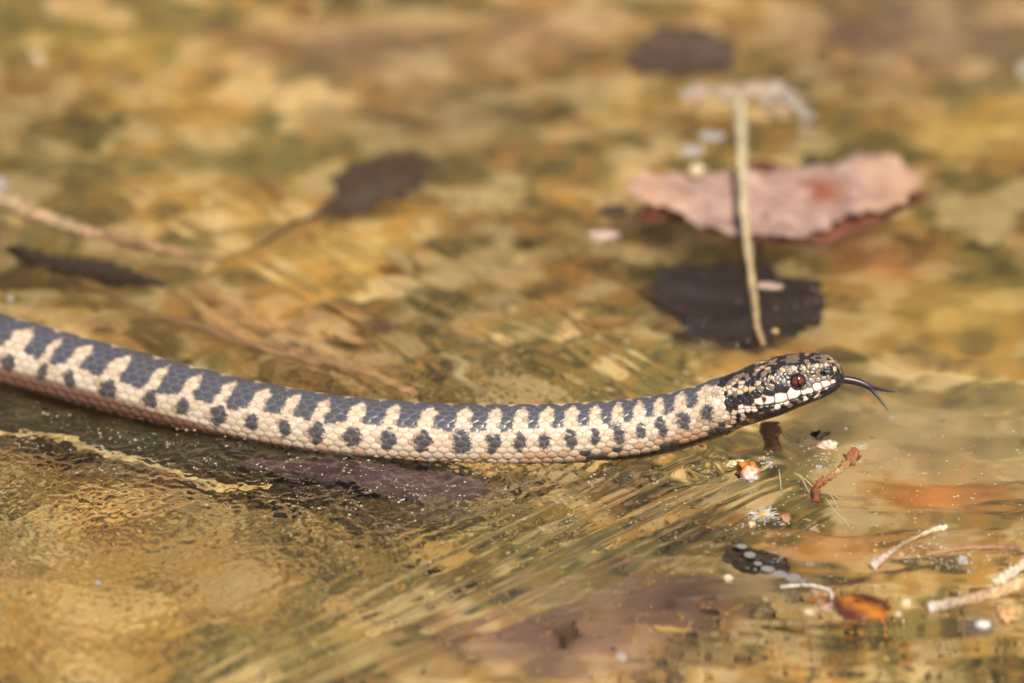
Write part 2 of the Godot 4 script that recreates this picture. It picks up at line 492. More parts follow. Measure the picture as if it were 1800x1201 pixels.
func build_snake() -> void:
	var snake := thing("snake", "black and cream zigzag-patterned snake swimming with its dark head raised", "snake", px(900, 812))
	var origin := snake.position
	# middle line and thickness of the body
	var pts := []
	for r in SPINE:
		var c := px(r[0], r[1], r[3])
		pts.append(Vector4(c.x, c.y, c.z, r[2] * PIX * (c - eye).dot(fwd) / AWAY))
	k_px = PIX * 2.905 / AWAY
	# head frame: the axis rises 14 degrees in the picture and stands a little away from the camera
	head_at = px(1265, 717, 0.0178)
	var tip := px(1484, 659.5, 0.0307)
	head_x = (tip - head_at).normalized()
	head_y = (Vector3.UP - head_x * head_x.y).normalized()
	head_z = head_x.cross(head_y)
	k_px = (tip - head_at).length() / 226.5
	pts.append(Vector4(head_at.x, head_at.y, head_at.z, 49.5 * k_px))
	var after := head_at + head_x * 0.011
	pts.append(Vector4(after.x, after.y, after.z, 47 * k_px))
	var last := float(pts.size() - 2)
	# walk along the middle line with even steps
	var line := []
	var t := 0.0
	while t < last:
		var v: Vector4 = curve(pts, t)
		var w: Vector4 = curve(pts, minf(t + 0.01, last))
		line.append([v, t])
		var speed := Vector3(w.x - v.x, w.y - v.y, w.z - v.z).length() / 0.01
		var seen := t > 5.5
		t += (0.00035 if seen else 0.0012) / maxf(speed, 0.001)
	line.append([curve(pts, last), last])
	for l in line:
		body_line.append(Vector3(l[0].x, l[0].y, l[0].z))
	var around := 216
	var p := PackedVector3Array()
	var col := PackedColorArray()
	var lat := 0.0                                       # place along the body, counted in scales
	var n := line.size()
	var lats := PackedFloat32Array()
	var pxs := PackedFloat32Array()
	for i in n:
		var v: Vector4 = line[i][0]
		if i > 0:
			var b: Vector4 = line[i - 1][0]
			lat += Vector3(v.x - b.x, v.y - b.y, v.z - b.z).length() / (0.345 * maxf(v.w, 0.004))
		lats.append(lat)
		pxs.append(shown(Vector3(v.x, v.y, v.z)).x)
	# picture place of a scale from its count along the body
	var per_scale := PackedFloat32Array()
	var j := 0
	for q in int(lat * 2.0) + 4:
		while j < n - 1 and lats[j] < q * 0.5:
			j += 1
		per_scale.append(pxs[j])
	for q in 12:
		per_scale.append(pxs[n - 1] + q * 8.0)
	for i in n:
		var v: Vector4 = line[i][0]
		var b: Vector4 = line[maxi(i - 2, 0)][0]
		var c: Vector4 = line[mini(i + 2, n - 1)][0]
		var along := Vector3(c.x - b.x, c.y - b.y, c.z - b.z).normalized()
		if i > n - 30:
			along = along.lerp(head_x, (i - n + 30) / 30.0).normalized()
		var up := (Vector3.UP - along * along.y).normalized()
		var side := along.cross(up)
		var mid := Vector3(v.x, v.y, v.z)
		var r: float = v.w
		var u := lats[i]
		for k in around:
			var phi := (float(k) / around) * TAU - PI
			var out := scale_at(u, phi, per_scale)
			var lift: float = out[0] * minf(1.0, r / 0.008)
			var dir := up * cos(phi) + side * sin(phi)
			p.append(mid + dir * (r - 0.00015 + lift) - origin)
			col.append(out[1])
	# head
	var seeds := head_seeds()
	var steps_a := steps([[1.0, 196.0, 0.95], [196.0, 226.4, 0.55]])
	for a in steps_a:
		for k in around:
			var phi := (float(k) / around) * TAU - PI
			var base := head_point(a, absf(phi))
			var join := 14.0 + 9.0 * nz.get_noise_2d(phi * 2.5, 4.0)
			var out: Array
			if a < join:
				out = scale_at(lat + a * k_px / (0.345 * 49.5 * k_px), phi, per_scale)
				out[0] -= 0.00015
			else:
				out = plate_at(base, a, absf(phi), seeds)
			var q := head_point(a, phi, out[0] / k_px)
			p.append(q - origin)
			col.append(out[1])
	for k in around:
		p.append(head_at + head_x * (227.3 * k_px) - origin)
		col.append(Color(0.015, 0.014, 0.016))
	var skin := mat("snake_skin", Color.WHITE, 0.31, true)
	var body := node("body", sheet(p, around, n + steps_a.size() + 1, true, col), skin, snake)
	body.set_meta("label", "scaly black and cream body")
	build_eyes(snake, origin)
	build_tongue(snake, origin)


var scale_cache := {}

func darkness(at: float, k_: float, bar: int) -> float:
	# 1 in the dark bars and spots, 0 between them; at is the place along the body, k_ the scale row counted from the spine
	var i := bar
	while i < BARS.size() - 2 and BARS[i + 1] < at:
		i += 1
	while i > 0 and BARS[i] > at:
		i -= 1
	var ph: float = (at - BARS[i]) / float(BARS[i + 1] - BARS[i])
	var k := k_
	if k < 0.0:
		ph = fposmod(ph + 0.5, 1.0)
		k = -k
	ph = fposmod(ph, 1.0)
	var odd := rng_of(i * 5 + 2) - 0.5
	var sp: float = ph if ph < 0.5 else ph - 1.0
	# bars: whole along the spine, narrowing lobes towards the flank
	var low := lerpf(4.9, 4.3, smoothstep(1000.0, 1200.0, at)) + 0.6 * odd
	var half := lerpf(0.50, 0.295 + 0.06 * odd, smoothstep(0.2, 2.0, k))
	if at > 760.0:
		half -= 0.065 * smoothstep(760.0, 900.0, at)
	var bars := smoothstep(-0.055, 0.055, half - absf(sp + 0.025 * (k - 2.5))) * smoothstep(-0.35, 0.35, low - k)
	# spots: half a bar further on, lower down
	var off := absf(fposmod(ph - 0.44 - 0.08 * odd + 0.5, 1.0) - 0.5)
	var mid := lerpf(6.4, 6.7, smoothstep(200.0, 750.0, at)) - 0.5 * smoothstep(900.0, 1200.0, at)
	var big := lerpf(0.8, 1.05, smoothstep(200.0, 800.0, at)) * (1.08 + 0.22 * odd)
	var e := pow(off / (0.215 * big), 2.0) + pow((k - mid) / (1.5 * big), 2.0) + 0.55 * nz.get_noise_2d(at * 0.045, k * 0.9)
	return maxf(bars, smoothstep(1.15, 0.8, e))


func scale_color(row: int, cu: float, per_scale: PackedFloat32Array) -> Color:
	# the pale ground of one scale; alpha is how dark it is at its middle
	var key := row * 100000 + int(round(cu * 2.0))
	if scale_cache.has(key):
		return scale_cache[key]
	var at := per_scale[clampi(int(round(cu * 2.0)), 0, per_scale.size() - 1)]
	var h := rng_of(key)
	var h2 := rng_of(key + 7777)
	var k := absi(row)
	var c := Color(0.48, 0.40, 0.30).lerp(Color(0.58, 0.52, 0.43), h2)
	if k <= 4:
		c = c.lerp(Color(0.47, 0.385, 0.28), 0.5)
	if k >= 9:
		c = c.lerp(Color(0.50, 0.41, 0.31), 0.6)
		if h > 0.72:
			c = c.lerp(Color(0.40, 0.17, 0.07), 0.5)
	var d := darkness(at, row, 0)
	if k >= 8 and at > 960.0 and h < 0.20 + 0.40 * smoothstep(1040.0, 1230.0, at):
		d = 1.0
	c.a = d
	scale_cache[key] = c
	return c


func rng_of(n: int) -> float:
	var v := (n * 2654435761) & 0xFFFFFFFF
	v = ((v ^ (v >> 15)) * 2246822519) & 0xFFFFFFFF
	v = ((v ^ (v >> 13)) * 3266489917) & 0xFFFFFFFF
	return float(v & 0xFFFFFF) / 16777216.0


func scale_at(u: float, phi: float, per_scale: PackedFloat32Array) -> Array:
	# overlapping scales: height above the skin and colour
	var kf := phi / 0.1995
	var at := lerpf(per_scale[clampi(int(u * 2.0), 0, per_scale.size() - 1)], per_scale[clampi(int(u * 2.0) + 1, 0, per_scale.size() - 1)], u * 2.0 - floorf(u * 2.0))
	if absf(kf) > 10.9:                                  # belly plates
		var f := fposmod(u, 1.0)
		var tone := rng_of(int(u) * 31 + 5)
		var b := Color(0.15, 0.07, 0.045).lerp(Color(0.03, 0.027, 0.03), smoothstep(700.0, 1100.0, at)) * (0.7 + 0.6 * tone)
		return [0.00034 * (1.0 - f), Color(b.r, b.g, b.b)]
	var best := -1.0
	var second := -1.0
	var c := Color(0.05, 0.032, 0.022)
	var kr := int(round(kf))
	var keel := 0.0
	var flank := smoothstep(7.0, 9.0, absf(kf))
	for row: int in [kr - 1, kr, kr + 1]:
		if absi(row) > 10:
			continue
		var o := 0.5 * (absi(row) & 1)
		var big := 1.12 if absi(row) >= 9 else 1.0
		var tt: float = absf(kf - row)
		var nn := int(round(u - o))
		for m: int in [nn - 1, nn, nn + 1]:
			var x: float = (u - (m + o)) / 0.84          # -1 at the free tip, towards the tail
			if absf(x) >= 1.0:
				continue
			var wide := 0.98 * big * pow(1.0 - x * x, 0.7)
			if tt >= wide:
				continue
			var e := tt / wide
			var h := 0.00034 * (0.5 - 0.5 * x) * big + lerpf(0.00026, 0.00046, flank) * (1.0 - e * e) * (1.0 - x * x)
			h += 0.00004 * (rng_of(row * 977 + m * 31) - 0.5)
			if h > best:
				second = best
				best = h
				c = scale_color(row, m + o, per_scale)
				keel = 1.0 - smoothstep(0.03, 0.13, tt)
			elif h > second:
				second = h
	if best < 0.0:
		return [0.0, c]
	var gap := (best - second) * 1000.0                  # mm above the next scale: nil at the seams
	var wide_seam := lerpf(0.075, 0.13, flank)
	var rim := 1.0 - smoothstep(0.01, wide_seam, gap)
	var lift := best + lerpf(0.00013, 0.00024, flank) * (smoothstep(0.0, wide_seam, gap) - 1.0)
	if absi(kr) < 9:
		lift += 0.00007 * keel
	var grain := nz.get_noise_2d(u * 9.0, kf * 7.0)
	var grain2 := nz.get_noise_2d(u * 23.0 + 9.0, kf * 17.0)
	var dk := c.a
	if absf(kf) < 8.6 or dk < 0.99:
		dk = lerpf(c.a, darkness(at + 4.0 * grain, kf + 0.15 * grain, 0), 0.62)
	dk = smoothstep(0.30, 0.56, dk + 0.05 * grain2)
	var pale := c.lerp(Color(0.20, 0.095, 0.045), 0.55 * rim)
	pale = pale.lerp(Color(0.30, 0.16, 0.075), 0.45 * smoothstep(0.2, 0.7, grain2)) * (1.0 + 0.08 * grain)
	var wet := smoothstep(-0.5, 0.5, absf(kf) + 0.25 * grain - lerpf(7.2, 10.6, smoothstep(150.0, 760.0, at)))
	pale = pale.lerp(Color(0.15, 0.066, 0.046) * (1.0 + 0.3 * grain), 0.92 * wet)  # browner lower flank: wet skin and shade both put into the colour
	var soot := Color(0.062, 0.066, 0.082).lerp(Color(0.05, 0.026, 0.02), 0.7 * smoothstep(4.8, 6.0, absf(kf)) * smoothstep(0.0, 0.5, grain))
	soot = soot.lerp(Color(0.19, 0.165, 0.15), 0.6 * rim) * (1.0 + 0.3 * grain)
	# between them a rusty edge
	var edge := 4.0 * dk * (1.0 - dk)
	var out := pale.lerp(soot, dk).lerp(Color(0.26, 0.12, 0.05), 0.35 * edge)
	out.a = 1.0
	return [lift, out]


# head plates: kind of plate, then pixel pairs of their middles in the photograph
const PLATES := {
	"white": [1450.6, 675.5, 1437.3, 681, 1420, 687.8, 1394.7, 694.3, 1374, 700.5, 1349.6, 704.7, 1333.2, 708.2],
	"small_white": [1465.7, 671.4, 1301.8, 715.8, 1313.4, 715.2, 1325.1, 714.6, 1303, 722.8, 1314.6, 721, 1326.3, 720.4, 1365.9, 715.8, 1381.9, 709.4, 1415.8, 701.6, 1436, 696.6],
	"grey": [1428.6, 669.5, 1438.2, 668.6, 1422.7, 677.8, 1400.2, 681.4, 1387.4, 673.2, 1414, 680.5, 1377.3, 670.5, 1447.9, 665.9, 1428.6, 649.4, 1372.7, 665.9, 1443, 646.2],
	"mixed": [1358, 722, 1388, 712.5, 1404, 706, 1440, 697.5, 1340, 727, 1437.8, 658.5, 1430.5, 661.3, 1457.9, 665, 1443.3, 653, 1447.9, 628.3, 1449.7, 633.8, 1397.5, 635.6, 1385.6, 632.9, 1401, 628.3, 1375.5, 630.2, 1354.2, 680.2, 1335.6, 684.3, 1312.3, 661, 1327.4, 657.5, 1344.9, 656.3, 1342.6, 665.6, 1371.7, 655.2, 1290, 668, 1366, 662, 1420, 640],
	"tan": [1469.4, 648.5, 1476.7, 639.8, 1465.3, 630.6, 1465.3, 626, 1461.6, 636.1, 1452.4, 641.1, 1436, 643.9, 1413, 644.8, 1394.7, 646.6, 1421.3, 645.3, 1375.5, 650.3, 1339, 645.8, 1333.2, 650.5, 1350.7, 647, 1356.6, 663.3, 1333.2, 672.6, 1321.6, 683.1, 1308.8, 684.3, 1293.6, 668],
	"rust": [1419.5, 633.8, 1426, 646, 1314.6, 739, 1278.5, 743.7, 1261, 749.6, 1321.6, 739, 1242, 752],
	"black": [1450.6, 655.8, 1461.6, 655.8, 1474.4, 651.2, 1479, 649.4, 1478.1, 661.3, 1470.8, 666.8, 1465.3, 639.3, 1457.9, 627.4, 1437.8, 629.2, 1437.8, 635.6, 1428.6, 637.5, 1408.5, 639.8, 1417.6, 642, 1400.2, 640.2, 1419.5, 628.3, 1409.4, 633.8, 1411.2, 626.5, 1379.2, 640.2, 1388.3, 640.2, 1380, 657.6, 1388.3, 657.6, 1434.1, 692.4, 1447.9, 688.8, 1459.8, 683.3, 1467.1, 676.9, 1421.3, 696.1, 1408.5, 699.8, 1392.9, 706.2, 1400.2, 708, 1379.2, 715.3, 1452.4, 694.3, 1429.5, 655.8,
		1329.8, 697.1, 1320.4, 705.3, 1314.6, 694.8, 1333.2, 688.4, 1344.9, 702.9, 1347.2, 716.9, 1339, 721.6, 1356.6, 714.6, 1356.6, 723.9, 1321.6, 726.3, 1340.2, 729.8, 1374, 721.6, 1331, 714.6, 1275, 705.3, 1280.8, 712.3, 1280.8, 722.3, 1290.1, 704.1, 1286.6, 698.3, 1298.3, 707.6, 1305.3, 702.9, 1300.6, 698.3, 1292.5, 714.6, 1284, 716, 1319.3, 670.3, 1314.6, 673.8, 1323.9, 664.5, 1269.1, 672.6, 1278.5, 666.8, 1289, 659.8, 1300.6, 655.2, 1312.3, 652.8, 1321.6, 647, 1305.3, 665.6, 1361.2, 657.5, 1368.2, 643.5, 1374.1, 663.3, 1256.3, 758.9, 1269.1, 757.7, 1289, 750.7, 1300.6, 744.9, 1310, 742.6, 1345, 733.3],
	"big_black": [1370.5, 683.1, 1350.7, 690.1, 1377.3, 683.3, 1262, 702],
	"pale": [1300.6, 689, 1291.3, 726.3, 1291.3, 733.3, 1305.3, 730.9, 1305.3, 737.9, 1279.6, 724, 1268, 724, 1278.5, 734.4, 1269.1, 737.9, 1290.1, 741.4, 1276.1, 753.1, 1245.8, 739, 1251.7, 750.7, 1251.7, 679.6, 1261, 683.1, 1271.5, 685.5, 1280.8, 679.6, 1290.1, 673.8, 1290.1, 684.3, 1282, 689, 1269.1, 691.3, 1254, 687.8, 1303, 680.8, 1303, 673.8],
}


func plate_tone(kind: String, n: int) -> Array:          # middle colour, rim colour
	var h := rng_of(n * 13 + 3)
	match kind:
		"white", "small_white":
			return [Color(0.74, 0.66, 0.62), Color(0.50, 0.33, 0.26)]
		"grey":
			return [Color(0.15, 0.14, 0.15).lerp(Color(0.30, 0.25, 0.24), h * 0.7), Color(0.05, 0.05, 0.055)]
		"mixed":
			return [Color(0.055, 0.048, 0.045).lerp(Color(0.20, 0.155, 0.115), h * 0.8), Color(0.26, 0.19, 0.12)]
		"tan":
			return [Color(0.46, 0.34, 0.21), Color(0.16, 0.10, 0.055)]
		"rust":
			return [Color(0.30, 0.16, 0.085), Color(0.08, 0.045, 0.03)]
		"pale":
			return [Color(0.50, 0.42, 0.32), Color(0.20, 0.12, 0.07)]
	return [Color(0.018, 0.017, 0.021) * (0.8 + 0.5 * h), Color(0.045, 0.042, 0.045)]


func head_seeds() -> Array:
	# candidates: points of the half of the head that faces the camera
	var cand := []
	for ai in 114:
		for k in 90:
			var a := 1.0 + ai * 1.985
			var phi := k / 89.0 * PI
			var q := head_point(a, phi)
			var f := head_point(a, minf(phi + 0.02, PI))
			var g := head_point(a + 0.5, phi)
			if (f - q).cross(g - q).dot(q - eye) < 0.0:
				cand.append([q, shown(q), a, phi])
	var out := []
	var n := 0
	for kind in PLATES:
		var list: Array = PLATES[kind]
		for i in list.size() / 2:
			var want := Vector2(list[2 * i], list[2 * i + 1])
			var best := 1e9
			var who = null
			for c in cand:
				var v: Vector2 = c[1]
				var d := v.distance_squared_to(want)
				if d < best:
					best = d
					who = c
			if best > 60.0:
				continue
			var tone := plate_tone(kind, n)
			var size := 1.75 if kind == "white" else 1.4 if kind == "big_black" else 1.05 if kind == "small_white" else 1.0
			out.append([who[0], size, tone[0], tone[1], who[2], kind])
			n += 1
	# small plates wherever the list leaves the head bare
	for ai in 58:
		for k in 34:
			var a := 2.0 + ai * 3.9
			var phi := (k + 0.5 * (ai & 1)) / 34.0 * PI
			a += rng.randf_range(-2.4, 2.4)
			phi = clampf(phi + rng.randf_range(-0.07, 0.07), 0.0, PI)
			var q := head_point(a, phi)
			var bare := true
			for s in out:
				var sp: Vector3 = s[0]
				var room: float = 0.00135 * (2.0 if s[1] > 1.3 else 1.0)
				if sp.distance_squared_to(q) < room * room:
					bare = false
					break
			if bare:
				var kind := "mixed" if phi < 1.0 else "pale" if phi > 1.8 and rng_of(n * 3) < 0.3 and a < 70.0 else "black"
				if phi < 1.0 and rng_of(n * 7 + 1) < 0.45:
					kind = "black"
				var tone := plate_tone(kind, n)
				out.append([q, 0.9, tone[0], tone[1], a, kind])
				n += 1
	out.sort_custom(func(x, y): return x[4] < y[4])
	return out


var lip := []

func plate_at(q: Vector3, a: float, phi: float, seeds: Array) -> Array:
	var d1 := 1e9
	var d2 := 1e9
	var win = null
	for s in seeds:
		var sa: float = s[4]
		if sa < a - 24.0:
			continue
		if sa > a + 24.0:
			break
		var sp: Vector3 = s[0]
		var sz: float = s[1]
		var d := sp.distance_to(q) / sz
		if d < d1:
			d2 = d1
			d1 = d
			win = s
		elif d < d2:
			d2 = d
	if win == null:
		return [0.0, Color(0.02, 0.02, 0.02)]
	var gap := (d2 - d1) * 1000.0                        # mm
	var e := smoothstep(0.0, 0.75, gap)
	var lift := 0.00022 * sqrt(e) - 0.00010
	var mid: Color = win[2]
	var rimc: Color = win[3]
	var c := rimc.lerp(mid, smoothstep(0.12, 0.55, gap))
	c = c.lerp(Color(0.012, 0.011, 0.012), 0.85 * (1.0 - smoothstep(0.03, 0.22, gap)))
	var g := nz.get_noise_3d(q.x * 2600.0, q.y * 2600.0, q.z * 2600.0)
	var g2 := nz.get_noise_3d(q.x * 5200.0, q.y * 5200.0, q.z * 5200.0 + 50.0)
	var k: String = win[5]
	if k == "mixed":
		c = c.lerp(Color(0.30, 0.235, 0.165), 0.6 * smoothstep(0.1, 0.6, g2))
	elif k != "white" and k != "small_white":
		c = c * (1.0 + 0.2 * g)
	else:
		c = c.lerp(Color(0.45, 0.25, 0.17), 0.35 * smoothstep(0.2, 0.7, g))
	# the mouth and the nostril
	if lip.is_empty():
		for m in [[45, 1.32], [72, 1.46], [110, 1.57], [130, 1.62], [156, 1.60], [175, 1.64], [190, 1.58], [204, 1.58], [216, 1.58]]:
			lip.append(m)
	if a > 48.0 and a < 222.0:
		var lp := table(lip, a, 1)
		var off: float = absf(phi - lp) * maxf(table(HEAD, a, 3), 8.0) * k_px * 1000.0
		var open := exp(-pow(off / 0.28, 2.0))
		lift -= 0.00045 * open
		c = c.lerp(Color(0.008, 0.007, 0.008), open)
	var nx := (a - 195.0) / 4.6
	var np := (phi - 0.95) * table(HEAD, a, 3) / 4.0
	var hole := exp(-(nx * nx + np * np))
	lift -= 0.0009 * hole
	c = c.lerp(Color(0.006, 0.005, 0.005), smoothstep(0.25, 0.6, hole))
	c.a = 1.0
	return [lift, c]


func build_eyes(snake: Node3D, origin: Vector3) -> void:
	var iris := mat("iris", Color.WHITE, 0.16, true)
	for s: float in [1.0, -1.0]:
		var a := 151.5
		var at := head_point(a, 1.06 * s, 0.5)
		var out := (head_z * s + head_y * 0.16).normalized()
		out = (out + head_x * 0.12).normalized()
		var right := head_y.cross(out).normalized()
		var up := out.cross(right).normalized()
		var r := 14.0 * k_px
		var p := PackedVector3Array()
		var col := PackedColorArray()
		for j in 33:
			var th := j / 32.0 * 1.75
			for i in 48:
				var w := i / 48.0 * TAU
				var d := right * cos(w) * sin(th) + up * sin(w) * sin(th) + out * cos(th) * 0.92
				p.append(at + d * r - origin)
				var x := cos(w) * sin(th)
				var y := sin(w) * sin(th)
				var c := Color(0.165, 0.045, 0.037).lerp(Color(0.03, 0.018, 0.016), smoothstep(0.15, -0.55, y))
				c = c.lerp(Color(0.03, 0.018, 0.016), smoothstep(0.58, 0.85, sin(th)))
				c = c * (0.85 + 0.5 * nz.get_noise_2d(w * 5.0, th * 3.0))
				var slit := smoothstep(0.05, 0.15, absf(x) + 0.10 * maxf(0.0, absf(y) - 0.4))
				c = Color(0.006, 0.006, 0.009).lerp(c, slit)
				c = c.lerp(Color(0.012, 0.011, 0.012), smoothstep(0.88, 0.93, sin(th)) if th < 1.6 else 1.0)
				c.a = 1.0
				col.append(c)
		var o := node("eye", sheet(p, 48, 33, true, col), iris, snake)
		if s > 0.0:
			o.set_meta("label", "red eye with a black slit pupil")


func build_tongue(snake: Node3D, origin: Vector3) -> void:
	var flesh := mat("tongue", Color(0.026, 0.016, 0.032), 0.38)
	var root := head_at + head_x * (214.0 * k_px) - head_y * (7.0 * k_px)
	var base := shown(root)
	var st := SurfaceTool.new()
	st.begin(Mesh.PRIMITIVE_TRIANGLES)
	var depth := (root - eye).dot(fwd)
	var put := func(x: float, y: float, back: float) -> Vector3:
		var r := ray(x, y)
		return eye + r * ((depth + back) / r.dot(fwd)) - origin
	var stem := [root - origin, put.call(1482, 667.5, 0.0), put.call(1496, 669, 0.0), put.call(1512, 673, 0.0), put.call(1525, 679, 0.0), put.call(1533, 684.5, 0.0)]
	var upper := [put.call(1529, 681, 0.0), put.call(1536, 682.5, 0.001), put.call(1550, 685.5, 0.002), put.call(1563, 688, 0.003), put.call(1575, 689.5, 0.004)]
	var lower := [put.call(1528, 681.5, 0.0), put.call(1535, 688, -0.001), put.call(1545, 700, -0.002), put.call(1554, 712, -0.003), put.call(1562, 723, -0.004)]
	tube(st, stem, [1.0, 1.05, 1.0, 0.95, 0.85, 0.55], 0.00128, 1.05)
	tube(st, upper, [0.85, 0.75, 0.55, 0.32, 0.08], 0.00092, 1.0)
	tube(st, lower, [0.85, 0.75, 0.55, 0.32, 0.08], 0.00092, 1.0)
	st.index()
	node("tongue", st.commit(), flesh, snake).set_meta("label", "dark forked tongue")


func tube(st: SurfaceTool, line: Array, widths: Array, radius: float, flat := 1.0, rough := 0.0, colors := []) -> void:
	# a tapering round rod along a smooth line
	var rows := (line.size() - 1) * 12 + 1
	var around := 12
	var ring := []
	var prev_side := Vector3.ZERO
	for j in rows:
		var t := j / 12.0
		var q: Vector3 = curve(line, minf(t, line.size() - 1.0))
		var b: Vector3 = curve(line, clampf(t - 0.05, 0, line.size() - 1.0))
		var c: Vector3 = curve(line, clampf(t + 0.05, 0, line.size() - 1.0))
		var along := (c - b).normalized()
		var up := (Vector3.UP - along * along.y)
		up = up.normalized() if up.length() > 0.05 else (Vector3.BACK - along * along.z).normalized()
		var side := along.cross(up).normalized()
		var i0 := mini(int(t), widths.size() - 2)
		var w: float = lerpf(widths[i0], widths[i0 + 1], t - i0) * radius
		var row := []
		for i in around:
			var f := float(i) / around * TAU
			var k := 1.0 + rough * nz.get_noise_3d(t * 2.3, cos(f) * 1.5, sin(f) * 1.5 + q.x * 300.0) + rough * 0.9 * nz.get_noise_3d(t * 5.0 + q.z * 200.0, cos(f) * 2.2, sin(f) * 2.2)
			row.append(q + (up * cos(f) * flat + side * sin(f)) * w * k)
		ring.append(row)
	st.set_smooth_group(0)
	for j in rows - 1:
		for i in around:
			var n := (i + 1) % around
			for v in [[j, i], [j + 1, i], [j, n], [j, n], [j + 1, i], [j + 1, n]]:
				if colors.size():
					var t2: float = float(v[0]) / (rows - 1) * (colors.size() - 1)
					var ci := mini(int(t2), colors.size() - 2)
					var a: Color = colors[ci]
					var tone := a.lerp(colors[ci + 1], t2 - ci)
					var g := 0.92 + 0.42 * nz.get_noise_2d(v[0] * 0.33 + a.r * 90.0, (v[1] % around) * 1.3) + 0.3 * nz.get_noise_2d(v[0] * 1.1, v[1] * 2.1 + a.g * 50.0)
					st.set_color(Color(tone.r * g, tone.g * g, tone.b * g))
				st.add_vertex(ring[v[0]][v[1]])
	for end in [0, rows - 1]:
		var mid := Vector3.ZERO
		for q in ring[end]:
			mid += q / around
		for i in around:
			var n := (i + 1) % around
			for q in ([mid, ring[end][i], ring[end][n]] if end == 0 else [mid, ring[end][n], ring[end][i]]):
				if colors.size():
					st.set_color(colors[0] if end == 0 else colors[-1])
				st.add_vertex(q)
	st.generate_normals()


# ------------------------------------------------------------------ things on and in the water

func stick(called: String, label: String, category: String, pixels: Array, radius: float, widths: Array, colors: Array, rise := 0.0006, rough := 0.25, group := "", sunk := -1.0) -> Node3D:
	var at: Vector3 = px(pixels[0][0], pixels[0][1]) if sunk < 0.0 else under(pixels[0][0], pixels[0][1], sunk)
	var line := []
	for q in pixels:
		var h: float = q[2] if q.size() > 2 else rise
		if sunk < 0.0:
			line.append(px(q[0], q[1], h) - at)
		else:
			line.append(under(q[0], q[1], q[2] if q.size() > 2 else sunk) - at)
	var st := SurfaceTool.new()
	st.begin(Mesh.PRIMITIVE_TRIANGLES)
	tube(st, line, widths, radius, 1.0, rough, colors)
	st.index()
	var o := node(called, st.commit(), mat("dry_stalk", Color.WHITE, 0.75, true))
	o.position = at
	return tag(o, label, category, group)


func lump_mesh(size: Vector3, seed_: int, bumps: float, tone: Callable) -> ArrayMesh:
	var p := PackedVector3Array()
	var c := PackedColorArray()
	for j in 17:
		for i in 24:
			var th := j / 16.0 * PI
			var w := i / 24.0 * TAU
			var d := Vector3(sin(th) * cos(w), cos(th), sin(th) * sin(w))
			var k := 1.0 + bumps * 1.5 * nz.get_noise_3d(d.x * 1.3 + seed_ * 9.1, d.y * 1.3, d.z * 1.3) + bumps * 0.7 * nz.get_noise_3d(d.x * 4.0, d.y * 4.0 + seed_ * 5.3, d.z * 4.0)
			p.append(d * size * k)
			var t: Color = tone.call(d)
			var g := 0.82 + 0.42 * nz.get_noise_3d(d.x * 2.6 + seed_ * 3.3, d.y * 2.6, d.z * 2.6) + 0.25 * nz.get_noise_3d(d.x * 7.0, d.y * 7.0 + seed_, d.z * 7.0)
			c.append(Color(t.r * g, t.g * g, t.b * g * (0.9 + 0.1 * g)))
	return sheet(p, 24, 17, true, c)


func lump(called: String, label: String, category: String, at: Vector3, size: Vector3, seed_: int, bumps: float, tone: Callable, turn := 0.0, group := "", rough := 0.6) -> Node3D:
	var o := node(called, lump_mesh(size, seed_, bumps, tone), mat("lump_%d" % int(rough * 100), Color.WHITE, rough, true))
	o.position = at
	o.rotation.y = turn
	return tag(o, label, category, group)


func blade(outline: Array, thick: float, tone: Callable, lift: Callable, cells := 44) -> ArrayMesh:
	# a leaf cut to an outline in x and z, with thickness: a fine grid of the points inside, top and underside, closed along the edge
	var poly := PackedVector2Array(outline)
	var lo := poly[0]
	var hi := poly[0]
	for q in poly:
		lo = lo.min(q)
		hi = hi.max(q)
	var tri := []
	var n := cells
	var step := (hi - lo) / n
	var pts := {}
	var st := SurfaceTool.new()
	st.begin(Mesh.PRIMITIVE_TRIANGLES)
	st.set_smooth_group(0)
	for j in n:
		for i in n:
			var a := lo + step * Vector2(i, j)
			var cell := PackedVector2Array([a, a + Vector2(step.x, 0), a + step, a + Vector2(0, step.y)])
			for piece in Geometry2D.intersect_polygons(poly, cell):
				var index := Geometry2D.triangulate_polygon(piece)
				for t in index.size() / 3:
					var v := [piece[index[3 * t]], piece[index[3 * t + 1]], piece[index[3 * t + 2]]]
					if (v[1] - v[0]).cross(v[2] - v[0]) < 0.0:
						v.reverse()
					for q in v:
						st.set_color(tone.call(q))
						st.add_vertex(Vector3(q.x, lift.call(q) + thick, q.y))
					v.reverse()
					for q in v:
						st.set_color(tone.call(q))
						st.add_vertex(Vector3(q.x, lift.call(q), q.y))
	for i in poly.size():
		var a := poly[i]
		var b := poly[(i + 1) % poly.size()]
		var a0 := Vector3(a.x, lift.call(a), a.y)
		var b0 := Vector3(b.x, lift.call(b), b.y)
		var t := Vector3(0, thick, 0)
		for q in [a0, b0, a0 + t, b0, b0 + t, a0 + t]:
			st.set_color(tone.call(Vector2(q.x, q.z)))
			st.add_vertex(q)
	st.index()
	st.generate_normals()
	return st.commit()


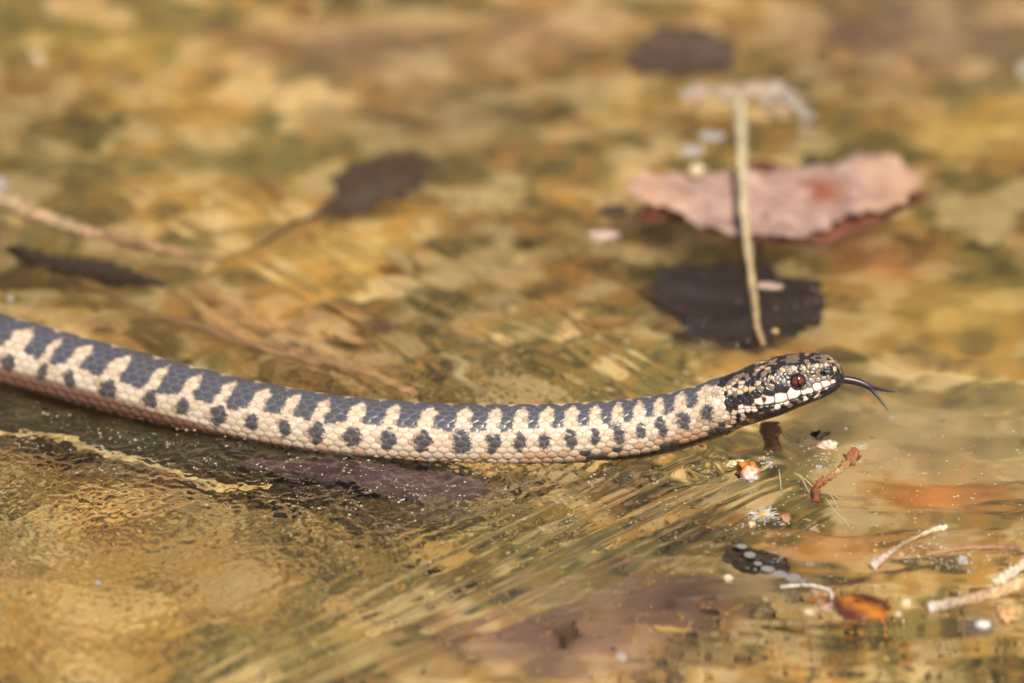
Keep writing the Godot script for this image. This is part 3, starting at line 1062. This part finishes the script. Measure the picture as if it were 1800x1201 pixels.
func jag(pixels: Array, at: Vector3, sunk := -1.0, tooth := 1.0) -> Array:
	# an outline in pixels as points around at, with a slightly ragged edge
	var out := []
	var n := pixels.size()
	for i in n * 5:
		var q: Vector2 = curve([Vector2(pixels[(i / 5 + n - 1) % n][0], pixels[(i / 5 + n - 1) % n][1]), Vector2(pixels[i / 5][0], pixels[i / 5][1]), Vector2(pixels[(i / 5 + 1) % n][0], pixels[(i / 5 + 1) % n][1]), Vector2(pixels[(i / 5 + 2) % n][0], pixels[(i / 5 + 2) % n][1])], 1.0 + (i % 5) / 5.0)
		q += Vector2(nz.get_noise_2d(i * 0.31, 3.0) + 0.5 * nz.get_noise_2d(i * 0.9, 5.0), nz.get_noise_2d(i * 0.31, 9.0) + 0.6 * nz.get_noise_2d(i * 0.9, 7.0)) * Vector2(9, 5) * tooth
		var w := px(q.x, q.y) if sunk < 0.0 else under(q.x, q.y, sunk)
		out.append(Vector2(w.x - at.x, w.z - at.z))
	return out


func build_floating_things() -> void:
	# the big dry leaf
	var at := px(1360, 352)
	var leaf := thing("floating_leaf", "large dry pinkish-brown leaf floating behind the snake's head", "leaf", at)
	var rim := [[1106, 330], [1150, 312], [1190, 308], [1232, 312], [1270, 306], [1296, 300], [1340, 306], [1386, 298], [1424, 299], [1460, 293], [1495, 285], [1532, 284], [1576, 293], [1607, 316], [1620, 334], [1600, 352], [1586, 370], [1548, 376], [1505, 388], [1476, 394], [1432, 415], [1396, 422], [1350, 416], [1297, 417], [1252, 407], [1215, 398], [1192, 378], [1150, 372], [1116, 366]]
	var vein := mat("dry_leaf", Color.WHITE, 0.6, true)
	var tone := func(q: Vector2) -> Color:
		var g := 0.5 + 0.9 * fbm.get_noise_2d(q.x * 60.0, q.y * 60.0)
		var c := Color(0.26, 0.165, 0.14).lerp(Color(0.40, 0.27, 0.21), g)
		var rib := absf(fposmod(q.x * 75.0 + absf(q.y) * 40.0, 1.0) - 0.5)
		c = c.lerp(Color(0.20, 0.12, 0.09), 0.6 * (1.0 - smoothstep(0.0, 0.10, rib)))
		c = c.lerp(Color(0.16, 0.09, 0.07), 0.7 * (1.0 - smoothstep(0.0004, 0.0014, absf(q.y + 0.003 - 0.05 * q.x))))
		c = c.lerp(Color(0.22, 0.085, 0.05), exp(-pow((q.x - 0.018) / 0.0085, 2.0) - pow((q.y + 0.006) / 0.012, 2.0)) * 1.3)
		c = c.lerp(Color(0.50, 0.29, 0.18), 0.6 * smoothstep(0.025, 0.05, absf(q.x) + 0.012 * nz.get_noise_2d(q.x * 90.0, q.y * 90.0))
		).lerp(Color(0.58, 0.45, 0.36), 0.6 * smoothstep(0.25, 0.6, fbm.get_noise_2d(q.x * 110.0 + 3.0, q.y * 60.0)))
		return Color(c.r, c.g, c.b)
	var lift := func(q: Vector2) -> float:
		return 0.0003 + 0.0014 * nz.get_noise_2d(q.x * 35.0, q.y * 25.0) + 0.9 * q.x * q.x + 0.0006 * sin(q.x * 480.0)
	node("blade", blade(jag(rim, at, -1.0, 1.0), 0.0005, tone, lift), vein, leaf)
	var low := [[1120, 372], [1150, 350], [1230, 330], [1290, 290], [1340, 278], [1400, 292], [1470, 290], [1560, 310], [1632, 338], [1600, 360], [1520, 395], [1450, 425], [1400, 426], [1330, 420], [1240, 400], [1180, 375], [1150, 392]]
	var wet := func(q: Vector2) -> Color:
		return Color(0.19, 0.075, 0.045) * (0.9 + 0.5 * fbm.get_noise_2d(q.x * 50.0, q.y * 50.0))
	var flat := func(q: Vector2) -> float:
		return -0.0015 + 0.0004 * nz.get_noise_2d(q.x * 30.0, q.y * 30.0)
	node("wet_underside", blade(jag(low, at, -1.0, 0.8), 0.0005, wet, flat), mat("wet_leaf", Color.WHITE, 0.3, true), leaf).set_meta("label", "wet rust-red edge of the leaf")
	# the dried flower stalk that lies over it
	var base := px(1336, 603)
	var stalk := thing("flower_stalk", "pale dry stalk lying across the pinkish leaf with a withered head", "stalk", base)
	var st := SurfaceTool.new()
	st.begin(Mesh.PRIMITIVE_TRIANGLES)
	var line := []
	for q in [[1342, 606, 0.0], [1332, 575, 0.002], [1323, 500, 0.0035], [1312, 420, 0.006], [1305, 330, 0.007], [1303, 250, 0.006], [1300, 178, 0.004]]:
		line.append(px(q[0], q[1], q[2]) - base)
	tube(st, line, [0.55, 0.75, 0.85, 1.0, 1.1, 1.15, 1.2], 0.0016, 1.0, 0.25, [Color(0.28, 0.18, 0.09), Color(0.36, 0.26, 0.13), Color(0.46, 0.36, 0.21), Color(0.5, 0.41, 0.26), Color(0.55, 0.48, 0.36)])
	st.index()
	node("stem", st.commit(), mat("dry_stalk", Color.WHITE, 0.75, true), stalk)
	var bract_pixels := [[1218, 166, 24], [1250, 158, 28], [1284, 168, 26], [1305, 172, 24], [1330, 158, 26], [1358, 160, 24], [1384, 170, 22], [1370, 196, 22], [1400, 190, 18], [1420, 205, 17], [1418, 228, 15], [1232, 180, 18], [1346, 178, 20]]
	for b in bract_pixels:
		var q := px(b[0], b[1], 0.003)
		var warm := rng.randf()
		var tonef := func(d: Vector3) -> Color:
			var c := Color(0.46, 0.41, 0.38).lerp(Color(0.42, 0.28, 0.16), warm)
			return c * (0.9 + 0.25 * d.y)
		var o := node("bract", lump_mesh(Vector3(b[2] * PIX * rng.randf_range(0.5, 1.0), 0.0009, b[2] * PIX * rng.randf_range(0.6, 1.3)), b[0], 1.0, tonef), mat("lump_60", Color.WHITE, 0.6, true), stalk)
		o.position = q - base
	# petals and grains that float beside the stalk
	var white := func(_d: Vector3) -> Color: return Color(0.40, 0.38, 0.36)
	var cream := func(d: Vector3) -> Color: return Color(0.62, 0.50, 0.32) * (0.95 + 0.1 * d.y)
	for w in [["upper of two white petals left of the pale stalk", 1250, 240, 20], ["lower of two white petals left of the pale stalk", 1213, 265, 20]]:
		lump("white_petal", w[0], "petal", px(w[1], w[2], 0.001), Vector3(w[3] * PIX, 0.0008, w[3] * PIX * 1.1), w[1], 0.3, white, 0.0, "white petals by the stalk")
	lump("husk", "small cream husk on the upper edge of the pinkish leaf", "husk", px(1224, 300, 0.003), Vector3(0.0030, 0.002, 0.0034), 5, 0.3, cream)
	lump("husk", "pinkish husk floating just off the pinkish leaf's lower left", "husk", px(1062, 414, 0.001), Vector3(0.0050, 0.001, 0.0040), 6, 0.3, func(_d: Vector3) -> Color: return Color(0.55, 0.40, 0.34))
	lump("bark_crumb", "small dark crumb left of the pinkish leaf", "bark", px(1082, 371, 0.001), Vector3(0.0042, 0.0014, 0.0034), 7, 0.3, func(_d: Vector3) -> Color: return Color(0.05, 0.03, 0.02))
	lump("husk", "pale sliver lying over the black shadow sheet", "husk", px(1352, 503, 0.0006), Vector3(0.0050, 0.0008, 0.0026), 8, 0.2, func(_d: Vector3) -> Color: return Color(0.46, 0.34, 0.28), -0.25)
	lump("seed", "round yellow seed at the foot of the pale stalk", "seed", px(1363, 583, 0.001), Vector3(0.0012, 0.0011, 0.0016), 9, 0.2, func(_d: Vector3) -> Color: return Color(0.5, 0.34, 0.13))
	lump("pebble", "white blob at the picture's upper right edge", "pebble", px(1799, 121, 0.001), Vector3(0.0026, 0.002, 0.004), 10, 0.2, white)

	# left: the pale stick; the dark below it is an added shadow rod
	stick("floating_stick", "pale stick floating behind the snake at the left", "stick", [[-60, 330, 0.002], [0, 353, 0.002], [60, 378, 0.0018], [150, 410, 0.0014], [180, 414, 0.0006], [290, 440, 0.0], [400, 466, -0.004]], 0.0034, [0.8, 1.0, 0.95, 0.8, 0.6, 0.6, 0.35], [Color(0.26, 0.17, 0.09), Color(0.40, 0.28, 0.16), Color(0.33, 0.22, 0.12), Color(0.24, 0.14, 0.07), Color(0.24, 0.14, 0.06)])
	lump("pebble", "whitish stone at the end of the pale stick", "pebble", px(0, 328, 0.002), Vector3(0.0024, 0.003, 0.004), 11, 0.2, white)
	lump("seed", "pale oval seed above the pale stick at the left", "seed", px(66, 103, 0.001), Vector3(0.0022, 0.001, 0.0065), 12, 0.15, cream, 0.25)
	lump("grain", "tiny white grain above the snake's back at the left", "grain", px(18, 525, 0.001), Vector3(0.0010, 0.001, 0.0012), 13, 0.2, white)

	# before the head: crumbs that drift on the surface
	var husk := func(d: Vector3) -> Color:
		var g := nz.get_noise_3d(d.x * 3.0, d.y * 3.0, d.z * 3.0)
		var c := Color(0.62, 0.22, 0.03).lerp(Color(0.66, 0.42, 0.33), smoothstep(-0.2, 0.5, d.z + 0.4 * g))
		c = c.lerp(Color(0.62, 0.56, 0.58), smoothstep(0.62, 0.85, d.z))
		return c.lerp(Color(0.05, 0.02, 0.012), smoothstep(0.55, 0.75, -d.x + 0.3 * g))
	lump("seed_husk", "bright orange and pink seed husk floating under the neck", "husk", px(1316, 832, 0.001), Vector3(0.0040, 0.0030, 0.0068), 21, 0.22, husk, 0.2, "", 0.35)
	lump("husk_chip", "greenish cream chip just left of the orange seed husk", "chip", px(1296, 815, 0.0006), Vector3(0.0030, 0.0007, 0.0022), 22, 0.3, func(_d: Vector3) -> Color: return Color(0.60, 0.57, 0.36), 0.4)
	lump("husk_chip", "cream chip joined to the greenish chip by the orange seed husk", "chip", px(1279, 818, 0.0006), Vector3(0.0014, 0.0006, 0.0012), 23, 0.3, cream)
	lump("husk_chip", "upright white chip right of the orange seed husk", "chip", px(1352, 818, 0.0006), Vector3(0.0011, 0.0008, 0.0034), 24, 0.25, white, 0.1)
	lump("husk_chip", "cream and pink chip beyond the rusty catkin", "chip", px(1456, 783, 0.0006), Vector3(0.0034, 0.0008, 0.0028), 25, 0.3, func(d: Vector3) -> Color: return Color(0.66, 0.60, 0.46).lerp(Color(0.62, 0.46, 0.40), smoothstep(0.1, -0.6, d.x)), 0.5)
	stick("catkin", "rusty brown catkin bent at its near end, floating below the tongue", "catkin", [[1436, 880], [1433, 864], [1441, 850], [1455, 841], [1468, 832], [1482, 822], [1497, 806], [1505, 796]], 0.0013, [0.9, 1.0, 1.0, 0.8, 0.7, 0.8, 1.4, 1.2], [Color(0.17, 0.05, 0.02), Color(0.2, 0.065, 0.02), Color(0.27, 0.12, 0.05), Color(0.38, 0.24, 0.10), Color(0.20, 0.085, 0.035), Color(0.40, 0.12, 0.03)], 0.0008, 0.9)
	var frayed := thing("frayed_tuft", "frayed whitish tuft at the far tip of the rusty catkin", "tuft", px(1512, 791))
	hairs(frayed, "hair", 26, 0.0040, 0.00012, Color(0.62, 0.58, 0.48), 31)
	var fluff := thing("seed_fluff", "star of white seed fluff with a yellow middle", "fluff", px(1342, 911))
	hairs(fluff, "hair", 110, 0.0054, 0.00010, Color(0.60, 0.57, 0.52), 32)
	node("seed", lump_mesh(Vector3(0.0014, 0.0009, 0.0016), 33, 0.3, func(_d: Vector3) -> Color: return Color(0.62, 0.40, 0.12)), mat("lump_60", Color.WHITE, 0.6, true), fluff).position = Vector3(-0.0004, 0.0012, 0)
	lump("husk_chip", "cream chip touching the white seed fluff's near side", "chip", px(1322, 922, 0.0006), Vector3(0.0012, 0.0008, 0.0018), 34, 0.3, cream)
	lump("brown_scale", "curled brown bud scale right of the white seed fluff", "bud scale", px(1379, 908, 0.0006), Vector3(0.0019, 0.0010, 0.0034), 35, 0.3, func(d: Vector3) -> Color: return Color(0.24, 0.10, 0.04).lerp(Color(0.4, 0.24, 0.14), smoothstep(0.0, 0.8, d.z)))
	# fine rootlets
	var straw := [Color(0.5, 0.42, 0.24), Color(0.56, 0.48, 0.3)]
	for r in [["pale rootlet left of the catkin's near end", [[1398, 832], [1410, 842], [1424, 868], [1431, 872]]], ["short pale rootlet ending at the catkin's bend", [[1404, 834], [1418, 845], [1429, 856]]], ["long pale rootlet trailing from the catkin towards the camera", [[1452, 876], [1466, 896], [1484, 914], [1494, 926]]],
			["middle rootlet of three trailing from the catkin", [[1458, 868], [1466, 878], [1474, 892]]], ["shortest rootlet of three trailing from the catkin", [[1456, 866], [1468, 872], [1478, 878]]], ["beaded rootlet between the orange seed husk and the catkin", [[1369, 826], [1372, 846], [1374, 872]]], ["hooked rootlet below the orange seed husk", [[1302, 874], [1312, 867], [1319, 867], [1322, 876]]]]:
		stick("rootlet", r[0], "rootlet", r[1], 0.00022, [1.0, 0.9, 0.8, 0.6].slice(0, r[1].size()), straw, 0.0004, 0.3, "rootlets below the head")
	# the dark drift below them, with its pale flakes
	var bark_at := px(1345, 985)
	var bark := [[1272, 968], [1300, 958], [1330, 962], [1372, 976], [1388, 986], [1384, 1000], [1352, 1004], [1322, 1006], [1296, 996], [1276, 984]]
	var dark := func(q: Vector2) -> Color: return Color(0.030, 0.022, 0.013) * (1.0 + 0.8 * fbm.get_noise_2d(q.x * 300.0, q.y * 300.0))
	var bark_o := node("bark_flake", blade(jag(bark, bark_at, -1.0, 0.5), 0.0006, dark, func(q: Vector2) -> float: return -0.0012 + 0.0008 * nz.get_noise_2d(q.x * 200.0, q.y * 120.0), 24), mat("wet_bark", Color.WHITE, 0.35, true))
	bark_o.position = bark_at
	tag(bark_o, "black wet bark flake under the row of pale flakes", "bark")
	var flake := [["pale flake at the far left end of the row on the bark", 1304, 965, 8, 0.6], ["second pale flake of the row on the bark", 1318, 980, 9, 0.2], ["third pale flake, half hidden in the row on the bark", 1332, 995, 6, 0.5], ["fourth pale flake of the row, pointed towards the camera", 1349, 1005, 10, 0.6], ["fifth and squarest pale flake of the row", 1370, 1014, 11, 0.3], ["last and longest pale flake of the row", 1394, 1020, 12, 0.0]]
	for f in flake:
		var s: float = f[3] * PIX * 0.85
		var o := node("petal_flake", blade([Vector2(-s * 1.3, 0), Vector2(-s * 0.9, -s * 1.3), Vector2(s * 0.2, -s * 1.7), Vector2(s * 1.2, -s * 0.7), Vector2(s * 1.4, s * 0.5), Vector2(s * 0.2, s * 1.5), Vector2(-s * 0.7, s * 1.1)], 0.0002, func(_q: Vector2) -> Color: return Color(0.21, 0.20, 0.19), func(q: Vector2) -> float: return 0.0007 + 14.0 * q.x * q.x, 6), mat("petal", Color.WHITE, 0.3, true))
		o.position = px(f[1], f[2])
		o.rotation.y = f[4] - 0.3
		tag(o, f[0], "petal", "pale flakes on the bark")
	for r in [["clear thread under the pale flakes", [[1372, 1032], [1388, 1031], [1406, 1029]]], ["glassy bead chain right of the pale flakes", [[1410, 1028], [1428, 1030], [1446, 1034], [1458, 1038]]], ["curved clear stem joining the bead chain to the bud scale", [[1458, 1036], [1462, 1046], [1462, 1062]]]]:
		stick("thread", r[0], "thread", r[1], 0.00045, [0.8, 1.2, 1.0, 0.7].slice(0, r[1].size()), [Color(0.5, 0.47, 0.42), Color(0.6, 0.56, 0.5)], 0.0006, 0.5, "clear threads by the bark")
	var scale_at_ := px(1508, 1070)
	var bud := node("bud_scale", lump_mesh(Vector3(0.0086, 0.0022, 0.0105), 41, 0.16, func(d: Vector3) -> Color: return Color(0.42, 0.15, 0.02).lerp(Color(0.10, 0.03, 0.018), smoothstep(0.1, 0.75, absf(d.x + 0.1) + maxf(-d.z, 0.0) * 0.5))), mat("lump_30", Color.WHITE, 0.3, true))
	bud.position = scale_at_ + Vector3(0, 0.0004, 0)
	bud.rotation.y = 0.75
	tag(bud, "translucent amber-brown bud scale floating at the lower right", "bud scale")
	var tuft := thing("frayed_tuft", "pinkish frayed tuft at the left tip of the amber bud scale", "tuft", px(1452, 1074))
	hairs(tuft, "hair", 34, 0.0050, 0.00013, Color(0.55, 0.40, 0.30), 43)
	# grass bits and twigs at the right
	stick("grass_bit", "bleached grass bit pointing up and right from its whitish end", "grass", [[1533, 995], [1550, 984], [1566, 972], [1590, 955], [1612, 944], [1640, 932], [1664, 927]], 0.0011, [1.3, 1.2, 0.9, 0.6, 0.5, 0.9, 0.8], [Color(0.50, 0.39, 0.33), Color(0.42, 0.33, 0.27), Color(0.26, 0.19, 0.10), Color(0.45, 0.36, 0.2), Color(0.58, 0.54, 0.48)], 0.0007, 0.4)
	stick("thin_twig", "thin brown twig with a cut end near the picture's right edge", "twig", [[1628, 975], [1660, 970], [1700, 964], [1750, 964], [1796, 967]], 0.0011, [0.4, 0.6, 0.9, 1.1, 1.2], [Color(0.34, 0.2, 0.1), Color(0.28, 0.15, 0.08), Color(0.2, 0.1, 0.055)], 0.0006, 0.3)
	stick("floating_stick", "pale stick reaching in from the right edge above the bubble", "stick", [[1632, 1070], [1660, 1064], [1700, 1056], [1740, 1046], [1790, 1028], [1850, 1008]], 0.0021, [0.9, 1.0, 0.9, 1.0, 1.1, 1.1], [Color(0.5, 0.43, 0.38), Color(0.34, 0.25, 0.18), Color(0.36, 0.24, 0.14), Color(0.5, 0.33, 0.17), Color(0.42, 0.29, 0.17)], 0.001, 0.35)
	stick("floating_stick", "upper pale stick stub at the right edge", "stick", [[1758, 1022], [1775, 1010], [1800, 996], [1840, 978]], 0.0018, [0.8, 1.0, 1.1, 1.1], [Color(0.55, 0.46, 0.36), Color(0.5, 0.4, 0.3), Color(0.55, 0.42, 0.28)], 0.001, 0.5)
	lump("pebble", "orange-tan stone right of the bubble", "pebble", px(1770, 1083, 0.001), Vector3(0.0034, 0.0024, 0.0060), 51, 0.3, func(_d: Vector3) -> Color: return Color(0.58, 0.34, 0.14))
	for g in [["cream grain just right of the amber bud scale", 1593, 1061, 9], ["white grain under the cream grain by the bud scale", 1578, 1081, 6], ["bluish white crumb below the thin twig", 1692, 985, 9], ["cream grain left of the amber bud scale", 1423, 1079, 8], ["white pebble alone near the bottom middle", 1093, 1156, 8], ["tan grain in the dark water left of the bark flake", 1280, 1017, 7], ["white painted glint in the lower left shallows", 172, 1025, 5], ["pale grain between the tongue and the orange seed husk", 1440, 822, 5], ["white speck at the lower tongue tip", 1568, 733, 3.5], ["yellow grain beside the upper pale stick stub", 1753, 1023, 8], ["grey-white crumb at the lower left, right of the painted glint", 590, 1082, 3]]:  # the white one in the lower left shallows is an added glint
		var sz: float = g[3] * PIX
		lump("grain", g[0], "grain", px(g[1], g[2], sz * 0.3), Vector3(sz, sz * 0.7, sz * 1.2), g[1], 0.25, cream if g[0].contains("cream") or g[0].contains("tan") or g[0].contains("yellow") else white, 0.3, "grains floating on the water")
	# a bubble
	var shell := StandardMaterial3D.new()
	shell.resource_name = "bubble_film"
	shell.transparency = BaseMaterial3D.TRANSPARENCY_ALPHA
	shell.albedo_color = Color(1, 1, 1, 0.03)
	shell.roughness = 0.02
	var pts := PackedVector3Array()
	for j in 15:
		for i in 32:
			var th := j / 14.0 * 1.5
			pts.append(Vector3(sin(th) * cos(i / 32.0 * TAU), cos(th) * 0.55, sin(th) * sin(i / 32.0 * TAU)) * 0.0075)
	var bub := node("bubble", sheet(pts, 32, 15, true), shell)
	bub.position = px(1722, 1103)
	tag(bub, "clear dome-shaped bubble below the pale stick at the right", "bubble")
	lump("grain", "bright white lump for the highlight inside the bubble", "grain", px(1728, 1098, 0.001), Vector3(0.0023, 0.001, 0.0024), 57, 0.15, func(_d: Vector3) -> Color: return Color(0.72, 0.72, 0.74), 0.3)  # white lump added as the highlight of the bubble
	stick("black_crumb", "black spiky crumb on the water under the snake's chin", "crumb", [[1424, 764], [1432, 763], [1439, 767], [1447, 765], [1459, 760]], 0.0008, [0.3, 0.8, 2.0, 1.0, 0.3], [Color(0.02, 0.015, 0.012), Color(0.03, 0.02, 0.015)], 0.0008, 0.7)


func hairs(parent: Node3D, called: String, count: int, length: float, radius: float, c: Color, seed_: int) -> void:
	var r := RandomNumberGenerator.new()
	r.seed = seed_
	var st := SurfaceTool.new()
	st.begin(Mesh.PRIMITIVE_TRIANGLES)
	for i in count:
		var w := r.randf() * TAU
		var l := length * r.randf_range(0.45, 1.0)
		var a := Vector3(r.randf_range(-1, 1), 0.3, r.randf_range(-1, 1)) * length * 0.15
		var b := a + Vector3(cos(w) * l, r.randf_range(0.0, 0.45) * l, sin(w) * l)
		var m := (a + b) * 0.5 + Vector3(r.randf_range(-1, 1), r.randf_range(0, 1), r.randf_range(-1, 1)) * l * 0.15
		thin(st, a, m, radius)
		thin(st, m, b, radius)
	st.generate_normals()
	var o := node(called, st.commit(), mat("hair_%d" % seed_, c, 0.6), parent)
	o.set_meta("kind", "stuff")


func thin(st: SurfaceTool, a: Vector3, b: Vector3, r: float) -> void:
	var d := (b - a).normalized()
	var s := d.cross(Vector3.UP).normalized() if absf(d.y) < 0.95 else Vector3.RIGHT
	var t := d.cross(s)
	for i in 3:
		var f0 := i / 3.0 * TAU
		var f1 := (i + 1) / 3.0 * TAU
		var q0 := (s * cos(f0) + t * sin(f0)) * r
		var q1 := (s * cos(f1) + t * sin(f1)) * r
		for v in [a + q0, b + q0, a + q1, a + q1, b + q0, b + q1]:
			st.add_vertex(v)


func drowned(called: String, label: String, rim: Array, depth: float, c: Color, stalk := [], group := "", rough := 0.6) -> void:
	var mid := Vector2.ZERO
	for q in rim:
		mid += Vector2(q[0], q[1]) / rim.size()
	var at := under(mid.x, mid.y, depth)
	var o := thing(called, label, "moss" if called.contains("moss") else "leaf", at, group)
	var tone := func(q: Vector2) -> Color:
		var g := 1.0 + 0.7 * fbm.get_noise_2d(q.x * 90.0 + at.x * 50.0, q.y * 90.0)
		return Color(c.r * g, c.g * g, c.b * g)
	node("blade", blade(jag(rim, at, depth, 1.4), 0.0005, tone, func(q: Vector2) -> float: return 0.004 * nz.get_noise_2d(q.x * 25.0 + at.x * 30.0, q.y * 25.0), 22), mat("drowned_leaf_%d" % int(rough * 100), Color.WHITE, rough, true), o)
	if stalk.size():
		var line := []
		for s in stalk:
			line.append(under(s[0], s[1], depth) - at)
		var st := SurfaceTool.new()
		st.begin(Mesh.PRIMITIVE_TRIANGLES)
		tube(st, line, [1.4, 1.0, 0.8, 0.6].slice(0, line.size()), 0.0016, 1.0, 0.2, [c * 1.3, c * 1.8])
		st.index()
		node("stalk", st.commit(), mat("dry_stalk", Color.WHITE, 0.75, true), o)


func build_sunken_things() -> void:
	drowned("sunken_leaf_and_shade", "dark oval drowned leaf with a long thin stalk behind the snake's back", [[578, 340], [600, 306], [640, 284], [700, 270], [745, 274], [760, 296], [740, 325], [700, 345], [640, 362], [600, 366]], 0.03, Color(0.065, 0.042, 0.024), [[588, 352], [540, 385], [480, 420], [430, 444]])
	drowned("sunken_leaf_and_shade", "dark drowned leaf under the water at the top middle", [[1100, 95], [1140, 62], [1200, 52], [1262, 66], [1304, 98], [1270, 122], [1200, 132], [1130, 124]], 0.048, Color(0.10, 0.066, 0.05))
	drowned("sunken_leaf_and_shade", "black sheet for the shadow of the floating leaf, behind the neck", [[1148, 500], [1180, 474], [1250, 462], [1320, 466], [1390, 480], [1440, 498], [1452, 530], [1440, 572], [1400, 596], [1340, 604], [1270, 606], [1215, 600], [1180, 560]], 0.044, Color(0.022, 0.018, 0.016))  # dark sheet added in place of the floating leaf's shadow
	drowned("sunken_moss", "dark green sheet for the shadow and reflection along the snake's near side", [[-30, 640], [100, 668], [250, 700], [420, 738], [560, 768], [660, 790], [790, 812], [880, 838], [800, 856], [690, 862], [590, 852], [470, 846], [330, 818], [200, 794], [110, 772], [-30, 756]], 0.014, Color(0.045, 0.038, 0.008))  # dark sheet added for the snake's shadow and reflection in the water
	drowned("sunken_leaf_and_shade", "mauve sheet for the mirrored bank, in the snake's shadow below its middle", [[420, 818], [470, 806], [540, 802], [640, 818], [760, 826], [860, 848], [840, 864], [740, 872], [660, 866], [600, 846], [500, 840]], 0.009, Color(0.085, 0.046, 0.042))  # tinted sheet added for the bank's reflection in the water
	stick("sunken_caustic", "pale yellow strand for a caustic line below the dark shadow sheet", "root", [[-30, 756], [60, 762], [120, 768], [160, 788], [250, 812], [330, 838], [390, 856], [480, 850]], 0.0016, [0.8, 1.1, 1.0, 1.3, 0.9, 0.9, 0.9, 0.4], [Color(0.6, 0.42, 0.14), Color(0.68, 0.54, 0.26), Color(0.66, 0.46, 0.16)], 0.0, 0.4, "", 0.010)  # pale strand added in place of a bright caustic line
	stick("sunken_twig_and_shade", "brown drowned twig lying along the snake's back at the left", "twig", [[170, 520], [300, 560], [450, 605], [560, 635], [640, 655], [730, 690]], 0.0028, [0.5, 0.8, 1.0, 1.0, 1.0, 0.8], [Color(0.3, 0.18, 0.08), Color(0.4, 0.24, 0.11), Color(0.48, 0.3, 0.12)], 0.0, 0.4, "", 0.012)
	stick("sunken_twig_and_shade", "black rod for the shadow under the pale stick", "twig", [[20, 432], [80, 458], [150, 470], [220, 488], [290, 500]], 0.0058, [0.5, 1.0, 1.2, 0.9, 0.4], [Color(0.04, 0.03, 0.015), Color(0.03, 0.022, 0.012)], 0.0, 0.5, "", 0.02)  # dark rod added in place of the pale stick's shadow
	stick("sunken_twig_and_shade", "crooked cream rootlet drowned behind the snake's middle", "twig", [[775, 622], [800, 630], [812, 645], [800, 662], [830, 678], [880, 705]], 0.0020, [1.0, 1.3, 1.4, 1.2, 0.9, 0.5], [Color(0.58, 0.46, 0.24), Color(0.52, 0.4, 0.2)], 0.0, 0.3, "", 0.008)
	stick("sunken_stub", "stout brown stub standing under water below the throat", "stub", [[1354, 742, 0.003], [1356, 760, 0.007], [1358, 795, 0.016]], 0.0036, [0.8, 1.0, 1.0], [Color(0.14, 0.05, 0.02), Color(0.26, 0.13, 0.06), Color(0.3, 0.17, 0.08)], 0.0, 0.15, "", 0.008)


# ------------------------------------------------------------------ pollen and dust on the surface

func build_specks() -> void:
	var mesh := SphereMesh.new()
	mesh.radial_segments = 6
	mesh.rings = 3
	mesh.radius = 0.5
	mesh.height = 0.7
	var where := []
	var r := RandomNumberGenerator.new()
	r.seed = 5
	for i in 11000:
		var x := r.randf_range(-20, 1820)
		var y := r.randf_range(640, 1180)
		var d := 0.0
		# thick before the snake's flank, in the wake's inner side and on the calm water at the right
		var edge := 700.0 + 0.18 * x if x < 700.0 else 826.0 - maxf(0.0, x - 1000.0) * 0.08
		if x < 1290.0:
			d = exp(-pow((y - edge - 45.0) / 60.0, 2.0)) if y > edge - 12.0 else 0.0
			d += 0.10 if y > edge and y < 1000.0 else 0.0
		else:
			d = 0.42 * smoothstep(720.0, 800.0, y) * (1.0 - smoothstep(960.0, 1060.0, y)) + 0.05
		d *= 0.55 + 0.9 * nz.get_noise_2d(x * 0.012, y * 0.03)
		if r.randf() < d:
			where.append(px(x, y))
	for cl in [[1460, 808, 55, 20, 110], [1345, 822, 28, 16, 50], [1342, 915, 48, 26, 130], [1600, 970, 65, 26, 190], [1690, 985, 100, 25, 130], [1440, 1035, 60, 25, 70], [1760, 1040, 50, 40, 60], [1395, 770, 40, 20, 40]]:
		for i in cl[4]:
			where.append(px(cl[0] + r.randfn(0.0, 0.5) * cl[2], cl[1] + r.randfn(0.0, 0.5) * cl[3]))
	for i in 110:
		where.append(px(r.randf_range(1140, 1470), r.randf_range(470, 610)))
	var mm := MultiMesh.new()
	mm.transform_format = MultiMesh.TRANSFORM_3D
	mm.mesh = mesh
	mm.instance_count = where.size()
	for i in where.size():
		var q: Vector3 = where[i]
		var s := lerpf(0.00024, 0.0009, pow(r.randf(), 3.0))
		mm.set_instance_transform(i, Transform3D(Basis(Vector3.UP, r.randf() * TAU).scaled(Vector3(s * r.randf_range(0.8, 1.5), s * 0.7, s)), Vector3(q.x, ripple(q.x, q.z) + s * 0.15, q.z)))
	var o := MultiMeshInstance3D.new()
	o.name = "pollen_dust"
	o.multimesh = mm
	o.material_override = mat("pollen", Color(0.50, 0.46, 0.36), 0.6)
	o.set_meta("kind", "stuff")
	tag(o, "whitish pollen specks floating on the water round the snake", "pollen")
	add_child(o, true)
